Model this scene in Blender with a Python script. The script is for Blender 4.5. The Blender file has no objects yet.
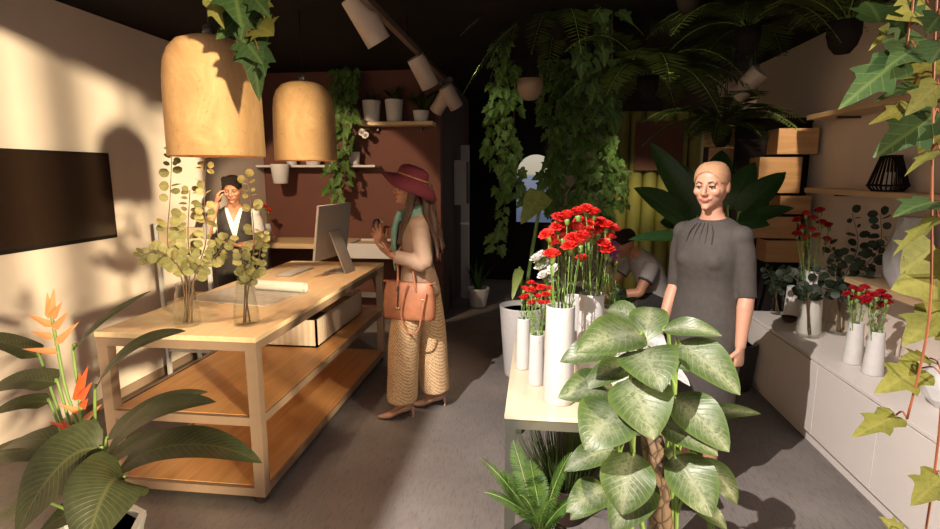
import bpy, bmesh, math, random
from mathutils import Vector as V, Matrix, Quaternion, noise
random.seed(7)
SC = bpy.context.scene
COL = SC.collection
PI = math.pi
# ---------------------------------------------------------------- camera
CAM_H = 1.75
FPX = 545.0
PITCH = math.atan(91.5/545)
YAW = math.atan(67/552.6)
cd = bpy.data.cameras.new('camera'); cam = bpy.data.objects.new('camera', cd); COL.objects.link(cam)
cd.sensor_fit = 'HORIZONTAL'; cd.sensor_width = 36; cd.lens = 36*FPX/940
cd.clip_start = .05; cd.clip_end = 200
cam.location = (0, 0, CAM_H); cam.rotation_euler = (PI/2-PITCH, 0, YAW)
SC.camera = cam
# ---------------------------------------------------------------- light
SC.view_settings.view_transform = 'Standard'; SC.view_settings.look = 'None'
SC.view_settings.gamma = 1; SC.view_settings.use_curve_mapping = False
SC.view_settings.exposure = 0.05
w = bpy.data.worlds.new('world'); SC.world = w; w.use_nodes = True
bg = w.node_tree.nodes['Background']
bg.inputs[0].default_value = (1.0, .84, .76, 1); bg.inputs[1].default_value = .85
SUN_DIR = V((-.75, .662, -.137)).normalized()
sl = bpy.data.lights.new('sun', 'SUN'); so = bpy.data.objects.new('sun', sl); COL.objects.link(so)
so.rotation_euler = SUN_DIR.to_track_quat('-Z', 'Y').to_euler(); so.location = (6, -6, 5)
sl.energy = 8.0; sl.color = (1.0, .81, .50); sl.angle = math.radians(3.2)
def spot(name, loc, target, watts, deg, blend, color, size=.04):
    l = bpy.data.lights.new(name, 'SPOT'); o = bpy.data.objects.new(name, l); COL.objects.link(o)
    o.location = loc; o.rotation_euler = (V(target)-V(loc)).to_track_quat('-Z', 'Y').to_euler()
    l.energy = watts; l.spot_size = math.radians(deg); l.spot_blend = blend; l.color = color; l.shadow_soft_size = size
    return o
# ceiling spotlights; lamps added to brighten things are marked
spot('added_display', (-1.60, -.45, 4.10), (.30, 2.55, .55), 1850, 40, .35, (1, .91, .82), .014)  # unseen lamp added above the front roof opening to light display and cabinet
spot('fill_walkway', (.35, 2.5, 2.82), (-.80, 3.80, .95), 100, 34, .5, (1, .78, .56), .06)  # added fill for the woman in the hat, no fixture
spot('fill_columns', (1.05, 4.75, 2.80), (1.12, 6.25, .95), 230, 50, .6, (1, .88, .55), .05)  # added fill to brighten the olive columns and the seated man
spot('fill_ferns', (.50, 3.10, 2.80), (.70, 4.5, 2.40), 12, 80, .6, (1, .82, .45), .03)  # added warm fill for the hanging ferns, no fixture
spot('spot_desk', (-2.45, 3.30, 2.70), (-2.30, 6.2, 1.15), 300, 46, .12, (1, .72, .46), .04)
spot('spot_corner', (2.02, 3.75, 2.72), (1.90, 5.30, 1.62), 110, 26, .3, (1, .80, .55), .03)
spot('spot_ivy', (-.55, 4.4, 2.65), (.30, 6.4, 1.20), 9, 46, .6, (1, .90, .62), .03)

# ---------------------------------------------------------------- helpers
def ray(u, v):
    x = u-470; y = -(v-264.5)
    c, s = math.cos(PITCH), math.sin(PITCH)
    d = V((x, FPX*c+y*s, -FPX*s+y*c))
    c, s = math.cos(YAW), math.sin(YAW)
    return V((c*d.x-s*d.y, s*d.x+c*d.y, d.z))
ORG = V((0, 0, CAM_H))
def pz(u, v, z): d = ray(u, v); return ORG+d*((z-CAM_H)/d.z)
def py(u, v, y): d = ray(u, v); return ORG+d*(y/d.y)
def px(u, v, x): d = ray(u, v); return ORG+d*(x/d.x)

def nodes(name):
    m = bpy.data.materials.new(name); m.use_nodes = True
    nt = m.node_tree; b = nt.nodes['Principled BSDF']
    return m, nt, b
def setin(b, **k):
    names = dict(rough='Roughness', metal='Metallic', spec='Specular IOR Level', trans='Transmission Weight', ior='IOR', sss='Subsurface Weight', sheen='Sheen Weight', coat='Coat Weight', alpha='Alpha')
    for a, v in k.items(): b.inputs[names[a]].default_value = v
def rgba(c): return (c[0], c[1], c[2], 1)
def coords(nt, kind='Object', scale=(1, 1, 1), rot=(0, 0, 0)):
    tc = nt.nodes.new('ShaderNodeTexCoord'); mp = nt.nodes.new('ShaderNodeMapping')
    mp.inputs['Scale'].default_value = scale; mp.inputs['Rotation'].default_value = rot
    nt.links.new(tc.outputs[kind], mp.inputs[0]); return mp.outputs[0]
def ramp(nt, fac, stops):
    r = nt.nodes.new('ShaderNodeValToRGB'); e = r.color_ramp.elements
    while len(e) < len(stops): e.new(.5)
    for el, (p, c) in zip(e, stops): el.position = p; el.color = rgba(c)
    nt.links.new(fac, r.inputs[0]); return r.outputs[0]
def noise_tex(nt, vec, scale, detail=4, rough=.55, dist=0):
    n = nt.nodes.new('ShaderNodeTexNoise'); n.inputs['Scale'].default_value = scale; n.inputs['Detail'].default_value = detail
    n.inputs['Roughness'].default_value = rough; n.inputs['Distortion'].default_value = dist
    if vec: nt.links.new(vec, n.inputs['Vector'])
    return n.outputs[0]
def bump(nt, b, h, strength=.2, dist=.01):
    n = nt.nodes.new('ShaderNodeBump'); n.inputs['Strength'].default_value = strength; n.inputs['Distance'].default_value = dist
    nt.links.new(h, n.inputs['Height']); nt.links.new(n.outputs[0], b.inputs['Normal'])
MATS = {}
def plain(name, c, rough=.5, var=.12, scale=12, bmp=.05, kind='Object', **k):
    """a base colour with gentle mottling and a fine bump"""
    if name in MATS: return MATS[name]
    m, nt, b = nodes(name); setin(b, rough=rough, **k)
    n = noise_tex(nt, coords(nt, kind), scale)
    lo = [max(0, x*(1-var)) for x in c]; hi = [min(1, x*(1+var)) for x in c]
    nt.links.new(ramp(nt, n, [(.3, lo), (.7, hi)]), b.inputs['Base Color'])
    if bmp: bump(nt, b, noise_tex(nt, coords(nt, kind), scale*9, 3), bmp, .004)
    MATS[name] = m; return m
def wood(name, c1, c2, axis='Y', rough=.45, scale=1.0):
    if name in MATS: return MATS[name]
    m, nt, b = nodes(name); setin(b, rough=rough)
    s = {'X': (1.2, 16, 16), 'Y': (16, 1.2, 16), 'Z': (16, 16, 1.2)}[axis]
    vec = coords(nt, 'Object', tuple(x*scale for x in s))
    n = noise_tex(nt, vec, 1.6, 6, .6, .6)
    c = ramp(nt, n, [(.25, c1), (.5, [(a+b_)/2 for a, b_ in zip(c1, c2)]), (.72, c2)])
    nt.links.new(c, b.inputs['Base Color']); bump(nt, b, n, .08, .004)
    MATS[name] = m; return m
def leafmat(name, base, vein, edge=None, nveins=9, veinw=.12, rough=.45, mott=0, trans=.25, slant=1.6):
    """leaf blade: midrib and side veins drawn along its UV, thin blades let some light through"""
    if name in MATS: return MATS[name]
    m, nt, b = nodes(name); setin(b, rough=rough, spec=.35)
    L = nt.links.new
    uv = nt.nodes.new('ShaderNodeUVMap'); sx = nt.nodes.new('ShaderNodeSeparateXYZ'); L(uv.outputs[0], sx.inputs[0])
    def mth(op, a, b_=None, clamp=False):
        n = nt.nodes.new('ShaderNodeMath'); n.operation = op; n.use_clamp = clamp
        for i, q in enumerate((a, b_)):
            if q is None: continue
            if isinstance(q, (int, float)): n.inputs[i].default_value = q
            else: L(q, n.inputs[i])
        return n.outputs[0]
    au = mth('ABSOLUTE', mth('SUBTRACT', sx.outputs[0], .5))       # 0 at the midrib, .5 at the rim
    mid = mth('SUBTRACT', 1, mth('MULTIPLY', au, 22), True)
    ph = mth('MULTIPLY', mth('SUBTRACT', sx.outputs[1], mth('MULTIPLY', au, slant*.35)), nveins)
    side = mth('ABSOLUTE', mth('SUBTRACT', mth('FRACT', ph), .5))
    side = mth('SUBTRACT', 1, mth('DIVIDE', side, veinw), True)
    side = mth('MULTIPLY', side, mth('SUBTRACT', 1, mth('MULTIPLY', au, 1.5), True))
    fac = mth('MAXIMUM', mid, side)
    nz = noise_tex(nt, coords(nt, 'Object'), 30, 4, .65)
    cb = ramp(nt, nz, [(.3, [x*.75 for x in base]), (.7, [min(1, x*1.25) for x in base])])
    if mott:                                                       # pale variegation spreading from the midrib
        nz2 = noise_tex(nt, coords(nt, 'Object'), 55, 6, .75, 1.2)
        mf = mth('MULTIPLY', mth('SUBTRACT', 1, mth('MULTIPLY', au, 2.5), True), mott)
        mf = mth('MULTIPLY', mf, mth('MULTIPLY', mth('SUBTRACT', nz2, .33), 4, True), True)
        mx = nt.nodes.new('ShaderNodeMixRGB'); L(mf, mx.inputs[0]); L(cb, mx.inputs[1]); mx.inputs[2].default_value = rgba(vein); cb = mx.outputs[0]
    mx = nt.nodes.new('ShaderNodeMixRGB'); L(mth('MULTIPLY', fac, .75), mx.inputs[0]); L(cb, mx.inputs[1]); mx.inputs[2].default_value = rgba(vein)
    c = mx.outputs[0]
    if edge:
        mx = nt.nodes.new('ShaderNodeMixRGB'); L(mth('MULTIPLY', mth('SUBTRACT', au, .36), 6, True), mx.inputs[0]); L(c, mx.inputs[1]); mx.inputs[2].default_value = rgba(edge); c = mx.outputs[0]
    L(c, b.inputs['Base Color'])
    bump(nt, b, fac, .25, .003)
    if trans:
        tr = nt.nodes.new('ShaderNodeBsdfTranslucent'); L(c, tr.inputs[0])
        ms = nt.nodes.new('ShaderNodeMixShader'); ms.inputs[0].default_value = trans
        L(b.outputs[0], ms.inputs[1]); L(tr.outputs[0], ms.inputs[2]); L(ms.outputs[0], nt.nodes['Material Output'].inputs[0])
    MATS[name] = m; return m
def glassmat():
    m, nt, b = nodes('clear_glass'); L = nt.links.new
    setin(b, rough=.03, trans=1, ior=1.3); b.inputs['Base Color'].default_value = (.97, .97, .95, 1)
    fr = nt.nodes.new('ShaderNodeLayerWeight'); fr.inputs[0].default_value = .18; tr = nt.nodes.new('ShaderNodeBsdfTransparent'); gl = nt.nodes.new('ShaderNodeBsdfGlossy'); gl.inputs['Roughness'].default_value = .04
    tr.inputs[0].default_value = (.97, .97, .95, 1); ms = nt.nodes.new('ShaderNodeMixShader'); pw = nt.nodes.new('ShaderNodeMath'); pw.operation = 'POWER'; pw.inputs[1].default_value = 1.6; L(fr.outputs[1], pw.inputs[0]); L(pw.outputs[0], ms.inputs[0]); L(tr.outputs[0], ms.inputs[1]); L(gl.outputs[0], ms.inputs[2]); L(ms.outputs[0], nt.nodes['Material Output'].inputs[0])
    MATS['clear_glass'] = m; return m

class MB:
    """collects shapes and builds them as one mesh object"""
    def __init__(s): s.v = []; s.f = []; s.uv = []; s.mi = []; s.cur = 0
    def add(s, vs, fs, uvs=None):
        o = len(s.v); s.v += [tuple(v) for v in vs]; s.uv += (uvs if uvs else [(.5, .5)]*len(vs))
        for f in fs: s.f.append([o+i for i in f]); s.mi.append(s.cur)
        return s
    def box(s, c, size, rot=None, bev=0):
        bm = bmesh.new(); bmesh.ops.create_cube(bm, size=1)
        bmesh.ops.scale(bm, vec=size, verts=bm.verts)
        if bev: bmesh.ops.bevel(bm, geom=bm.edges[:], offset=bev, segments=2, affect='EDGES', profile=.6)
        if rot is not None: bmesh.ops.rotate(bm, matrix=rot.to_matrix() if not isinstance(rot, Matrix) else rot, verts=bm.verts)
        bmesh.ops.translate(bm, vec=V(c), verts=bm.verts)
        bm.verts.index_update()
        s.add([v.co.copy() for v in bm.verts], [[v.index for v in f.verts] for f in bm.faces]); bm.free(); return s
    def span(s, a, b, bev=0):
        a, b = V(a), V(b); return s.box((a+b)/2, [abs(x) for x in (b-a)], None, bev)
    def loft(s, rings, right=(1, 0, 0), n=20, cap=True, sup=1.0):
        """rings = (centre, rx, ry): an elliptic section swept along the centres"""
        cs = [V(r[0]) for r in rings]; R = V(right); vs = []; fs = []; uvs = []
        for i, r in enumerate(rings):
            t = (cs[min(i+1, len(cs)-1)]-cs[max(i-1, 0)]).normalized()
            x = R-t*R.dot(t)
            if x.length < 1e-4: x = t.orthogonal()
            x.normalize(); y = t.cross(x)
            for k in range(n):
                a = 2*PI*k/n; ca, sa = math.cos(a), math.sin(a)
                if sup != 1: ca = math.copysign(abs(ca)**sup, ca); sa = math.copysign(abs(sa)**sup, sa)
                vs.append(cs[i]+x*(r[1]*ca)+y*(r[2]*sa)); uvs.append((k/n, i/max(1, len(rings)-1)))
        for i in range(len(rings)-1):
            for k in range(n):
                k2 = (k+1) % n; fs.append([i*n+k, i*n+k2, (i+1)*n+k2, (i+1)*n+k])
        if cap:
            o = len(vs); vs += [cs[0], cs[-1]]; uvs += [(.5, 0), (.5, 1)]
            L = (len(rings)-1)*n
            for k in range(n):
                k2 = (k+1) % n; fs.append([o, k2, k]); fs.append([o+1, L+k, L+k2])
        return s.add(vs, fs, uvs)
    def tube(s, pts, r, n=8, smooth=0, cap=True):
        pts = [V(p) for p in pts]; rr = list(r) if hasattr(r, '__len__') else [r]*len(pts)
        if smooth: pts, rr = resample(pts, rr, smooth)
        # parallel-transported frame
        t0 = (pts[1]-pts[0]).normalized(); x = t0.orthogonal().normalized(); vs = []; fs = []; uvs = []
        for i, p in enumerate(pts):
            t = (pts[min(i+1, len(pts)-1)]-pts[max(i-1, 0)]).normalized()
            x = (x-t*x.dot(t)).normalized(); y = t.cross(x)
            for k in range(n):
                a = 2*PI*k/n; vs.append(p+x*(rr[i]*math.cos(a))+y*(rr[i]*math.sin(a))); uvs.append((k/n, i/len(pts)))
        for i in range(len(pts)-1):
            for k in range(n):
                k2 = (k+1) % n; fs.append([i*n+k, i*n+k2, (i+1)*n+k2, (i+1)*n+k])
        if cap and n > 2:
            fs.append(list(range(n))[::-1]); fs.append([(len(pts)-1)*n+k for k in range(n)])
        return s.add(vs, fs, uvs)
    def lathe(s, prof, c=(0, 0, 0), n=32, jitter=None):
        """prof = (radius, z) from bottom to top, round the vertical through c"""
        c = V(c); vs = []; fs = []; uvs = []
        for i, (r, z) in enumerate(prof):
            for k in range(n):
                a = 2*PI*k/n; q = r*(jitter(a, z) if jitter else 1)
                vs.append(c+V((q*math.cos(a), q*math.sin(a), z))); uvs.append((k/n, i/len(prof)))
        for i in range(len(prof)-1):
            for k in range(n):
                k2 = (k+1) % n; fs.append([i*n+k, i*n+k2, (i+1)*n+k2, (i+1)*n+k])
        if prof[0][0] > 1e-4: fs.append([k for k in range(n)][::-1])
        if prof[-1][0] > 1e-4: fs.append([(len(prof)-1)*n+k for k in range(n)])
        return s.add(vs, fs, uvs)
    def ball(s, c, r, n=12, rot=None):
        r = r if hasattr(r, '__len__') else (r, r, r); vs = []; fs = []; c = V(c); m = n//2
        for i in range(m+1):
            th = PI*i/m
            for k in range(n):
                a = 2*PI*k/n; p = V((r[0]*math.sin(th)*math.cos(a), r[1]*math.sin(th)*math.sin(a), r[2]*math.cos(th)))
                if rot is not None: p = rot @ p
                vs.append(c+p)
        for i in range(m):
            for k in range(n):
                k2 = (k+1) % n; fs.append([i*n+k, (i+1)*n+k, (i+1)*n+k2, i*n+k2])
        return s.add(vs, fs)
    def blade(s, base, tip, width, normal, shape=None, sag=0, fold=.15, nu=8, nv=6, wave=0, mid=None, twist=0):
        """a leaf blade from base to tip; shape(t) = half-width profile 0..1, sag = droop of its middle, fold = V fold on the midrib"""
        base, tip = V(base), V(tip); ax = tip-base; L = ax.length; t = ax.normalized(); N = V(normal); N = (N-t*N.dot(t)); 
        if N.length < 1e-5: N = t.orthogonal()
        N.normalize(); S = t.cross(N); shape = shape or SHAPES['ovate']; vs = []; fs = []; uvs = []
        for i in range(nu+1):
            q = i/nu; hw = shape(q)*width/2
            if mid is None: p = base+ax*q+N*(sag*4*q*(1-q))
            else: p = base*(1-q)**2+V(mid)*(2*q*(1-q))+tip*q*q
            Nq, Sq = N, S
            if mid is not None:
                tq = ((V(mid)-base)*(1-q)+(tip-V(mid))*q).normalized(); Nq = (N-tq*N.dot(tq)).normalized(); Sq = tq.cross(Nq)
            if twist: rq = Quaternion(t, twist*q); Nq = rq @ Nq; Sq = rq @ Sq
            for j in range(nv+1):
                u = 2*j/nv-1
                vs.append(p+Sq*(u*hw)+Nq*((abs(u)-.3)*fold*hw + (math.sin(q*9+u*2)*wave*hw if wave else 0)))
                uvs.append((j/nv, q))
        for i in range(nu):
            for j in range(nv):
                a = i*(nv+1)+j; fs.append([a, a+1, a+nv+2, a+nv+1])
        return s.add(vs, fs, uvs)
    def ivy(s, base, tip, width, normal, curl=.12, cup=.1):
        """a lobed ivy leaf"""
        base, tip = V(base), V(tip); ax = tip-base; L = ax.length; t = ax.normalized(); N = V(normal); N = N-t*N.dot(t)
        if N.length < 1e-5: N = t.orthogonal()
        N.normalize(); S = t.cross(N)
        vs = []; uvs = []; fs = []
        O = IVY_OUT; n = len(O)
        for ring in (0, .55, 1):
            for (a, b) in (O if ring else [(0, .14)]):
                x = a*ring; y = .14+(b-.14)*ring
                z = -curl*(y-.2)**2*1.3*L + cup*abs(x)*width - .25*cup*width
                vs.append(base+t*(y*L)+S*(x*width)+N*z); uvs.append((.5+x*.9, y))
        for k in range(n-1):
            fs.append([0, 1+k, 2+k]); fs.append([1+k, 1+n+k, 2+n+k, 2+k])
        fs.append([0, n, 1]); fs.append([n, 2*n, 1+n, 1])
        return s.add(vs, fs, uvs)
    def build(s, name, mat, parent=None, smooth=True, solid=0, angle=None):
        me = bpy.data.meshes.new(name); me.from_pydata(s.v, [], s.f)
        uvl = me.uv_layers.new(name='UVMap')
        for l in me.loops: uvl.data[l.index].uv = s.uv[l.vertex_index]
        for m in (mat if isinstance(mat, (list, tuple)) else [mat]): me.materials.append(m)
        for p, i in zip(me.polygons, s.mi): p.material_index = i; p.use_smooth = smooth
        if smooth and angle is not None: me.set_sharp_from_angle(angle=math.radians(angle))
        me.update()
        o = bpy.data.objects.new(name, me); COL.objects.link(o)
        if parent is not None:
            o.parent = parent; o.matrix_parent_inverse = wm(parent).inverted()
        if solid:
            md = o.modifiers.new('thickness', 'SOLIDIFY'); md.thickness = solid; md.offset = 0
        return o
def wm(o):
    b = Matrix.LocRotScale(o.location, o.rotation_euler, o.scale)
    return wm(o.parent) @ o.matrix_parent_inverse @ b if o.parent else b
def resample(pts, rr, k):
    P = []; R = []; n = len(pts)
    for i in range(n-1):
        p0, p1, p2, p3 = pts[max(i-1, 0)], pts[i], pts[i+1], pts[min(i+2, n-1)]
        for j in range(k):
            t = j/k
            P.append(.5*((2*p1)+(p2-p0)*t+(2*p0-5*p1+4*p2-p3)*t*t+(3*p1-p0-3*p2+p3)*t**3)); R.append(rr[i]*(1-t)+rr[i+1]*t)
    P.append(pts[-1]); R.append(rr[-1]); return P, R
def rings_smooth(rings, k=4):
    cs = [V(r[0]) for r in rings]; C_, A = resample(cs, [r[1] for r in rings], k); _, B = resample(cs, [r[2] for r in rings], k)
    return list(zip(C_, A, B))
SHAPES = {
 'ovate': lambda t: max(.02, (math.sin(PI*min(1, t**.72))**.8)),
 'lance': lambda t: max(.02, math.sin(PI*t**.85)**.7*(1-.25*t)),
 'round': lambda t: max(.05, math.sqrt(max(0, 1-(2*t-1)**2))),
 'strap': lambda t: max(.03, min(1, t*6)*(1-t**3)),
 'heart': lambda t: max(.02, (.55+.6*t if t < .25 else math.cos((t-.25)/.75*PI/2)**.75*.7+ .0)*1.35 if t > .0 else .5),
}
_half = [(0, 0), (.10, -.05), (.24, -.06), (.34, .02), (.40, .12), (.33, .22), (.28, .30), (.36, .38), (.44, .52), (.31, .52), (.23, .56), (.18, .68), (.10, .85)]
IVY_OUT = _half+[(0, 1.0)]+[(-x, y) for x, y in _half[:0:-1]]

def tag(o, label=None, cat=None, group=None, kind=None):
    if label: o['label'] = label
    if cat: o['category'] = cat
    if group: o['group'] = group
    if kind: o['kind'] = kind
    return o
def thing(name, loc, label, cat, group=None, rz=0):
    o = bpy.data.objects.new(name, None); COL.objects.link(o); o.empty_display_size = .05
    o.location = loc; o.rotation_euler = (0, 0, rz)
    return tag(o, label, cat, group)
def local(o):
    """world -> this thing's own frame"""
    return (Matrix.Translation(o.location) @ o.rotation_euler.to_matrix().to_4x4()).inverted()
def struct(o): o['kind'] = 'structure'; return o
def copy_tree(o, parent=None):
    c = o.copy(); COL.objects.link(c)
    if parent is not None: c.parent = parent
    for ch in list(o.children): copy_tree(ch, c)
    return c
# ================================================================ materials
OAK = wood('oak_top', (.62, .46, .27), (.80, .62, .40), 'Y')
OAKS = wood('oak_shelf', (.58, .27, .09), (.80, .43, .17), 'Y')
OAKF = plain('pale_frame', (.26, .175, .12), .5, .06, 14, .03)
OAKX = wood('pale_plank', (.50, .33, .18), (.66, .46, .27), 'Y')
OAKB = wood('counter_plank', (.50, .36, .2), (.68, .50, .30), 'X')
CRATE = wood('crate_wood', (.36, .19, .08), (.54, .32, .15), 'X')
WALL = plain('plaster', (.66, .56, .49), .85, .03, 3, .06)
TERRA = plain('terracotta_paint', (.125, .046, .031), .8, .08, 4, .08)
BLACK = plain('black_paint', (.012, .009, .008), .85, .2, 4, .03, spec=.12)
DKBROWN = plain('dark_brown_paint', (.035, .016, .011), .8, .1, 4, .03)
WHITE = plain('white_laminate', (.70, .64, .61), .42, .02, 6, .01)
CERAM = plain('white_ceramic', (.57, .56, .56), .35, .02, 10, .01)
CERAM2 = plain('matt_stoneware', (.56, .54, .53), .6, .04, 30, .05)
METAL = plain('brushed_aluminium', (.55, .54, .53), .32, .05, 30, .01, metal=.9)
ALU = plain('pale_aluminium', (.50, .47, .44), .35, .04, 30, .01, metal=.25)
DKMETAL = plain('dark_metal', (.06, .055, .05), .4, .1, 30, .01, metal=.6)
LAMPGREY = plain('lamp_housing', (.46, .38, .33), .45, .04, 30, .01)
GREYFR = plain('grey_green_frame', (.085, .085, .068), .5, .06, 20, .02)
SOIL = plain('soil', (.035, .022, .015), .95, .5, 60, .8)
GLASS = glassmat()
def floormat():
    m, nt, b = nodes('dark_concrete'); L = nt.links.new; setin(b, rough=.72, spec=.3)
    v = coords(nt, 'Object'); big = noise_tex(nt, v, 1.1, 6, .6)
    st = noise_tex(nt, coords(nt, 'Object', (90, 14, 1), (0, 0, .05)), 1, 5, .65, .4)
    c = ramp(nt, big, [(.3, (.135, .117, .110)), (.7, (.23, .202, .190))])
    d = ramp(nt, st, [(.30, (.55, .54, .53)), (.50, (1, 1, 1))])
    mx = nt.nodes.new('ShaderNodeMixRGB'); mx.blend_type = 'MULTIPLY'; mx.inputs[0].default_value = .7; L(c, mx.inputs[1]); L(d, mx.inputs[2])
    L(mx.outputs[0], b.inputs['Base Color']); bump(nt, b, st, .35, .008); return m
# ================================================================ the room
XL, XR, YB, ZC = -3.23, 2.33, 6.25, 2.89
struct(MB().span((-5, -3.2, -.06), (4.5, 9.2, 0)).build('floor', floormat(), smooth=False))
struct(MB().span((XL, 1.9, ZC), (4.0, 9.2, ZC+.12)).build('ceiling', BLACK, smooth=False))
struct(MB().span((XL-.15, -2.2, 0), (XL, YB+.15, ZC+.4)).build('wall_left', WALL, smooth=False))
struct(MB().span((XR, .34, 0), (XR+.15, YB+.15, ZC+.4)).build('wall_right', WALL, smooth=False))
struct(MB().span((XL, YB, 0), (-1.10, YB+.15, ZC)).build('wall_back', TERRA, smooth=False))
m = MB(); m.span((-1.22, YB+.15, 0), (-1.10, 8.9, ZC))
struct(m.build('wall_corridor', DKBROWN, smooth=False))
struct(MB().span((-1.22, 8.9, 0), (3.2, 9.05, ZC)).build('wall_far', BLACK, smooth=False))
struct(MB().span((.78, 6.75, 0), (XR+.15, 6.9, ZC)).build('wall_planted', DKBROWN, smooth=False))
struct(MB().span((XL, -.02+2.5, 0), (XL+.012, YB, .07)).build('baseboard_left', OAKF, smooth=False))
# front window posts and head of the glazed shopfront behind the camera
for i, (x, wd) in enumerate(((1.20, .20), (.50, .07), (2.02, .06))):
    struct(MB().span((x-wd/2, -.46, 0), (x+wd/2, -.36, 3.5)).build('trim_%d' % (i+1), BLACK, smooth=False))
struct(MB().span((XL, 1.86, ZC-.02), (XR, 1.94, ZC+.12)).build('trim_4', BLACK, smooth=False))
struct(MB().span((.2, 1.08, 2.86), (XR, 1.14, 2.90)).build('trim_5', BLACK, smooth=False))
struct(MB().span((XL, 1.90, 2.84), (XR, 1.96, 2.88)).build('trim_6', BLACK, smooth=False))
struct(MB().span((XL, -2.0, 3.40), (-1.46, 1.94, 3.44)).build('trim_8', BLACK, smooth=False))  # unseen panel added to block the display lamp from the left floor
# arched window at the far end of the passage
m, nt, b = nodes('pale_daylight'); L = nt.links.new
e = nt.nodes.new('ShaderNodeEmission'); sx = nt.nodes.new('ShaderNodeSeparateXYZ'); L(coords(nt, 'Object'), sx.inputs[0])
mr = nt.nodes.new('ShaderNodeMapRange'); mr.inputs[1].default_value = 1.05; mr.inputs[2].default_value = 2.1; L(sx.outputs[2], mr.inputs[0])
L(ramp(nt, mr.outputs[0], [(.0, (.16, .19, .30)), (.62, (.34, .38, .50)), (.66, (.80, .68, .50)), (1, (.95, .86, .68))]), e.inputs[0]); e.inputs[1].default_value = .55
L(e.outputs[0], nt.nodes['Material Output'].inputs[0])
def arch(y, x0, x1, z0, z1, dep):
    cx_, r = (x0+x1)/2, (x1-x0)/2; pts = [(x0, z0), (x1, z0)]
    pts += [(cx_+r*math.cos(PI*k/16), z1-r+r*math.sin(PI*k/16)) for k in range(17)]
    n = len(pts); vs = [V((x, y, z)) for x, z in pts]+[V((x, y+dep, z)) for x, z in pts]
    fs = [list(range(n))[::-1], [n+k for k in range(n)]]+[[k, (k+1) % n, n+(k+1) % n, n+k] for k in range(n)]
    return MB().add(vs, fs), pts
a, pts = arch(8.86, -.34, .30, .95, 2.06, .03)
wn = struct(a.build('window_1', m, smooth=False))
fr = MB().tube([V((x, 8.85, z)) for x, z in pts+pts[:1]], .022, 6); fr.build('window_frame', BLACK, wn)

# ================================================================ wall things, left
t = thing('television', (XL+.02, 2.6, 1.58), 'wide black flat television hung on the sunlit plaster wall', 'television')
mm, nt, b = nodes('dark_screen'); setin(b, rough=.22, spec=.5); b.inputs['Base Color'].default_value = (.022, .012, .008, 1); SCREEN = mm
x = XL+.05
MB().span((XL+.012, 1.95, 1.263), (x, 3.80, 1.897), .006).build('bezel', BLACK, t, False)
MB().span((x-.002, 1.97, 1.29), (x+.003, 3.782, 1.88)).build('screen', SCREEN, t, False)
MB().span((XL+.001, 2.6, 1.45), (XL+.03, 3.1, 1.75)).build('wall_bracket', DKMETAL, t, False)

# ================================================================ work table on wheels
TX0, TX1, TY0, TY1, TZ = -2.29, -1.395, 2.50, 4.86, .93
t = thing('work_table', ((TX0+TX1)/2, (TY0+TY1)/2, 0), 'long oak work table with two lower shelves on small wheels', 'table')
MB().span((TX0, TY0, TZ-.028), (TX1, TY1, TZ), .003).build('tabletop', OAK, t, False)
fr = MB(); lw = .06
fr.span((TX0+.004, TY0+.004, TZ-.075), (TX1-.004, TY0+.044, TZ-.028)); fr.span((TX0+.004, TY1-.044, TZ-.075), (TX1-.004, TY1-.004, TZ-.028))
fr.span((TX0+.004, TY0+.044, TZ-.075), (TX0+.044, TY1-.044, TZ-.028)); fr.span((TX1-.044, TY0+.044, TZ-.075), (TX1-.004, TY1-.044, TZ-.028))
fr.build('apron', OAKF, t, False)
for sx_ in (TX0+.004, TX1-.004-lw):
    for sy in (TY0+.004, TY1-.004-lw):
        MB().span((sx_, sy, .045), (sx_+lw, sy+lw, TZ-.075), .003).build('leg', OAKF, t, False)
for z, nm in ((.495, 'middle_shelf'), (.095, 'bottom_shelf')):
    sh = MB().span((TX0+.05, TY0+.035, z-.03), (TX1-.02, TY1-.035, z), .002).build(nm, OAKS, t, False)
    r = MB(); r.span((TX0+.064, TY0+.006, z-.048), (TX1-.064, TY0+.034, z-.002)); r.span((TX0+.064, TY1-.034, z-.048), (TX1-.064, TY1-.006, z-.002))
    r.span((TX1-.03, TY0+.064, z-.048), (TX1-.008, TY1-.064, z-.002)); r.span((TX0+.008, TY0+.064, z-.048), (TX0+.03, TY1-.064, z-.002))
    r.build('shelf_rail', OAKF, sh, False)
for sx_ in (TX0+.05, TX1-.05):
    for sy in (TY0+.05, TY1-.05):
        wh = MB(); wh.lathe([(.030, 0), (.036, .006), (.036, .034), (.028, .04), (.014, .042), (.014, .05)], (sx_, sy, 0), 16)
        wh.build('wheel', DKBROWN, t, angle=40)

# crate on the middle shelf (pale slatted box)
mm, nt, b = nodes('ribbed_board'); L = nt.links.new; setin(b, rough=.6)
wv = nt.nodes.new('ShaderNodeTexWave'); wv.inputs['Scale'].default_value = 14; wv.bands_direction = 'DIAGONAL'; wv.inputs['Distortion'].default_value = .4
L(coords(nt, 'Object', (1, 1, 0)), wv.inputs[0]); L(ramp(nt, wv.outputs[1], [(0, (.58, .47, .37)), (1, (.66, .55, .44))]), b.inputs['Base Color']); bump(nt, b, wv.outputs[1], .3, .004)
RIBBED = mm
t = thing('storage_box', (-1.62, 4.05, .50), 'long pale ribbed open box on the middle shelf of the work table', 'box')
bx0, bx1, by0, by1, bz0, bz1 = -1.98, -1.56, 3.65, 4.68, .496, .70
bb = MB(); bb.span((bx0, by0, bz0), (bx1, by1, bz0+.012))
bb.span((bx0, by0, bz0), (bx1, by0+.014, bz1)); bb.span((bx0, by1-.014, bz0), (bx1, by1, bz1)); bb.span((bx0, by0, bz0), (bx0+.014, by1, bz1)); bb.span((bx1-.014, by0, bz0), (bx1, by1, bz1))
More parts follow.
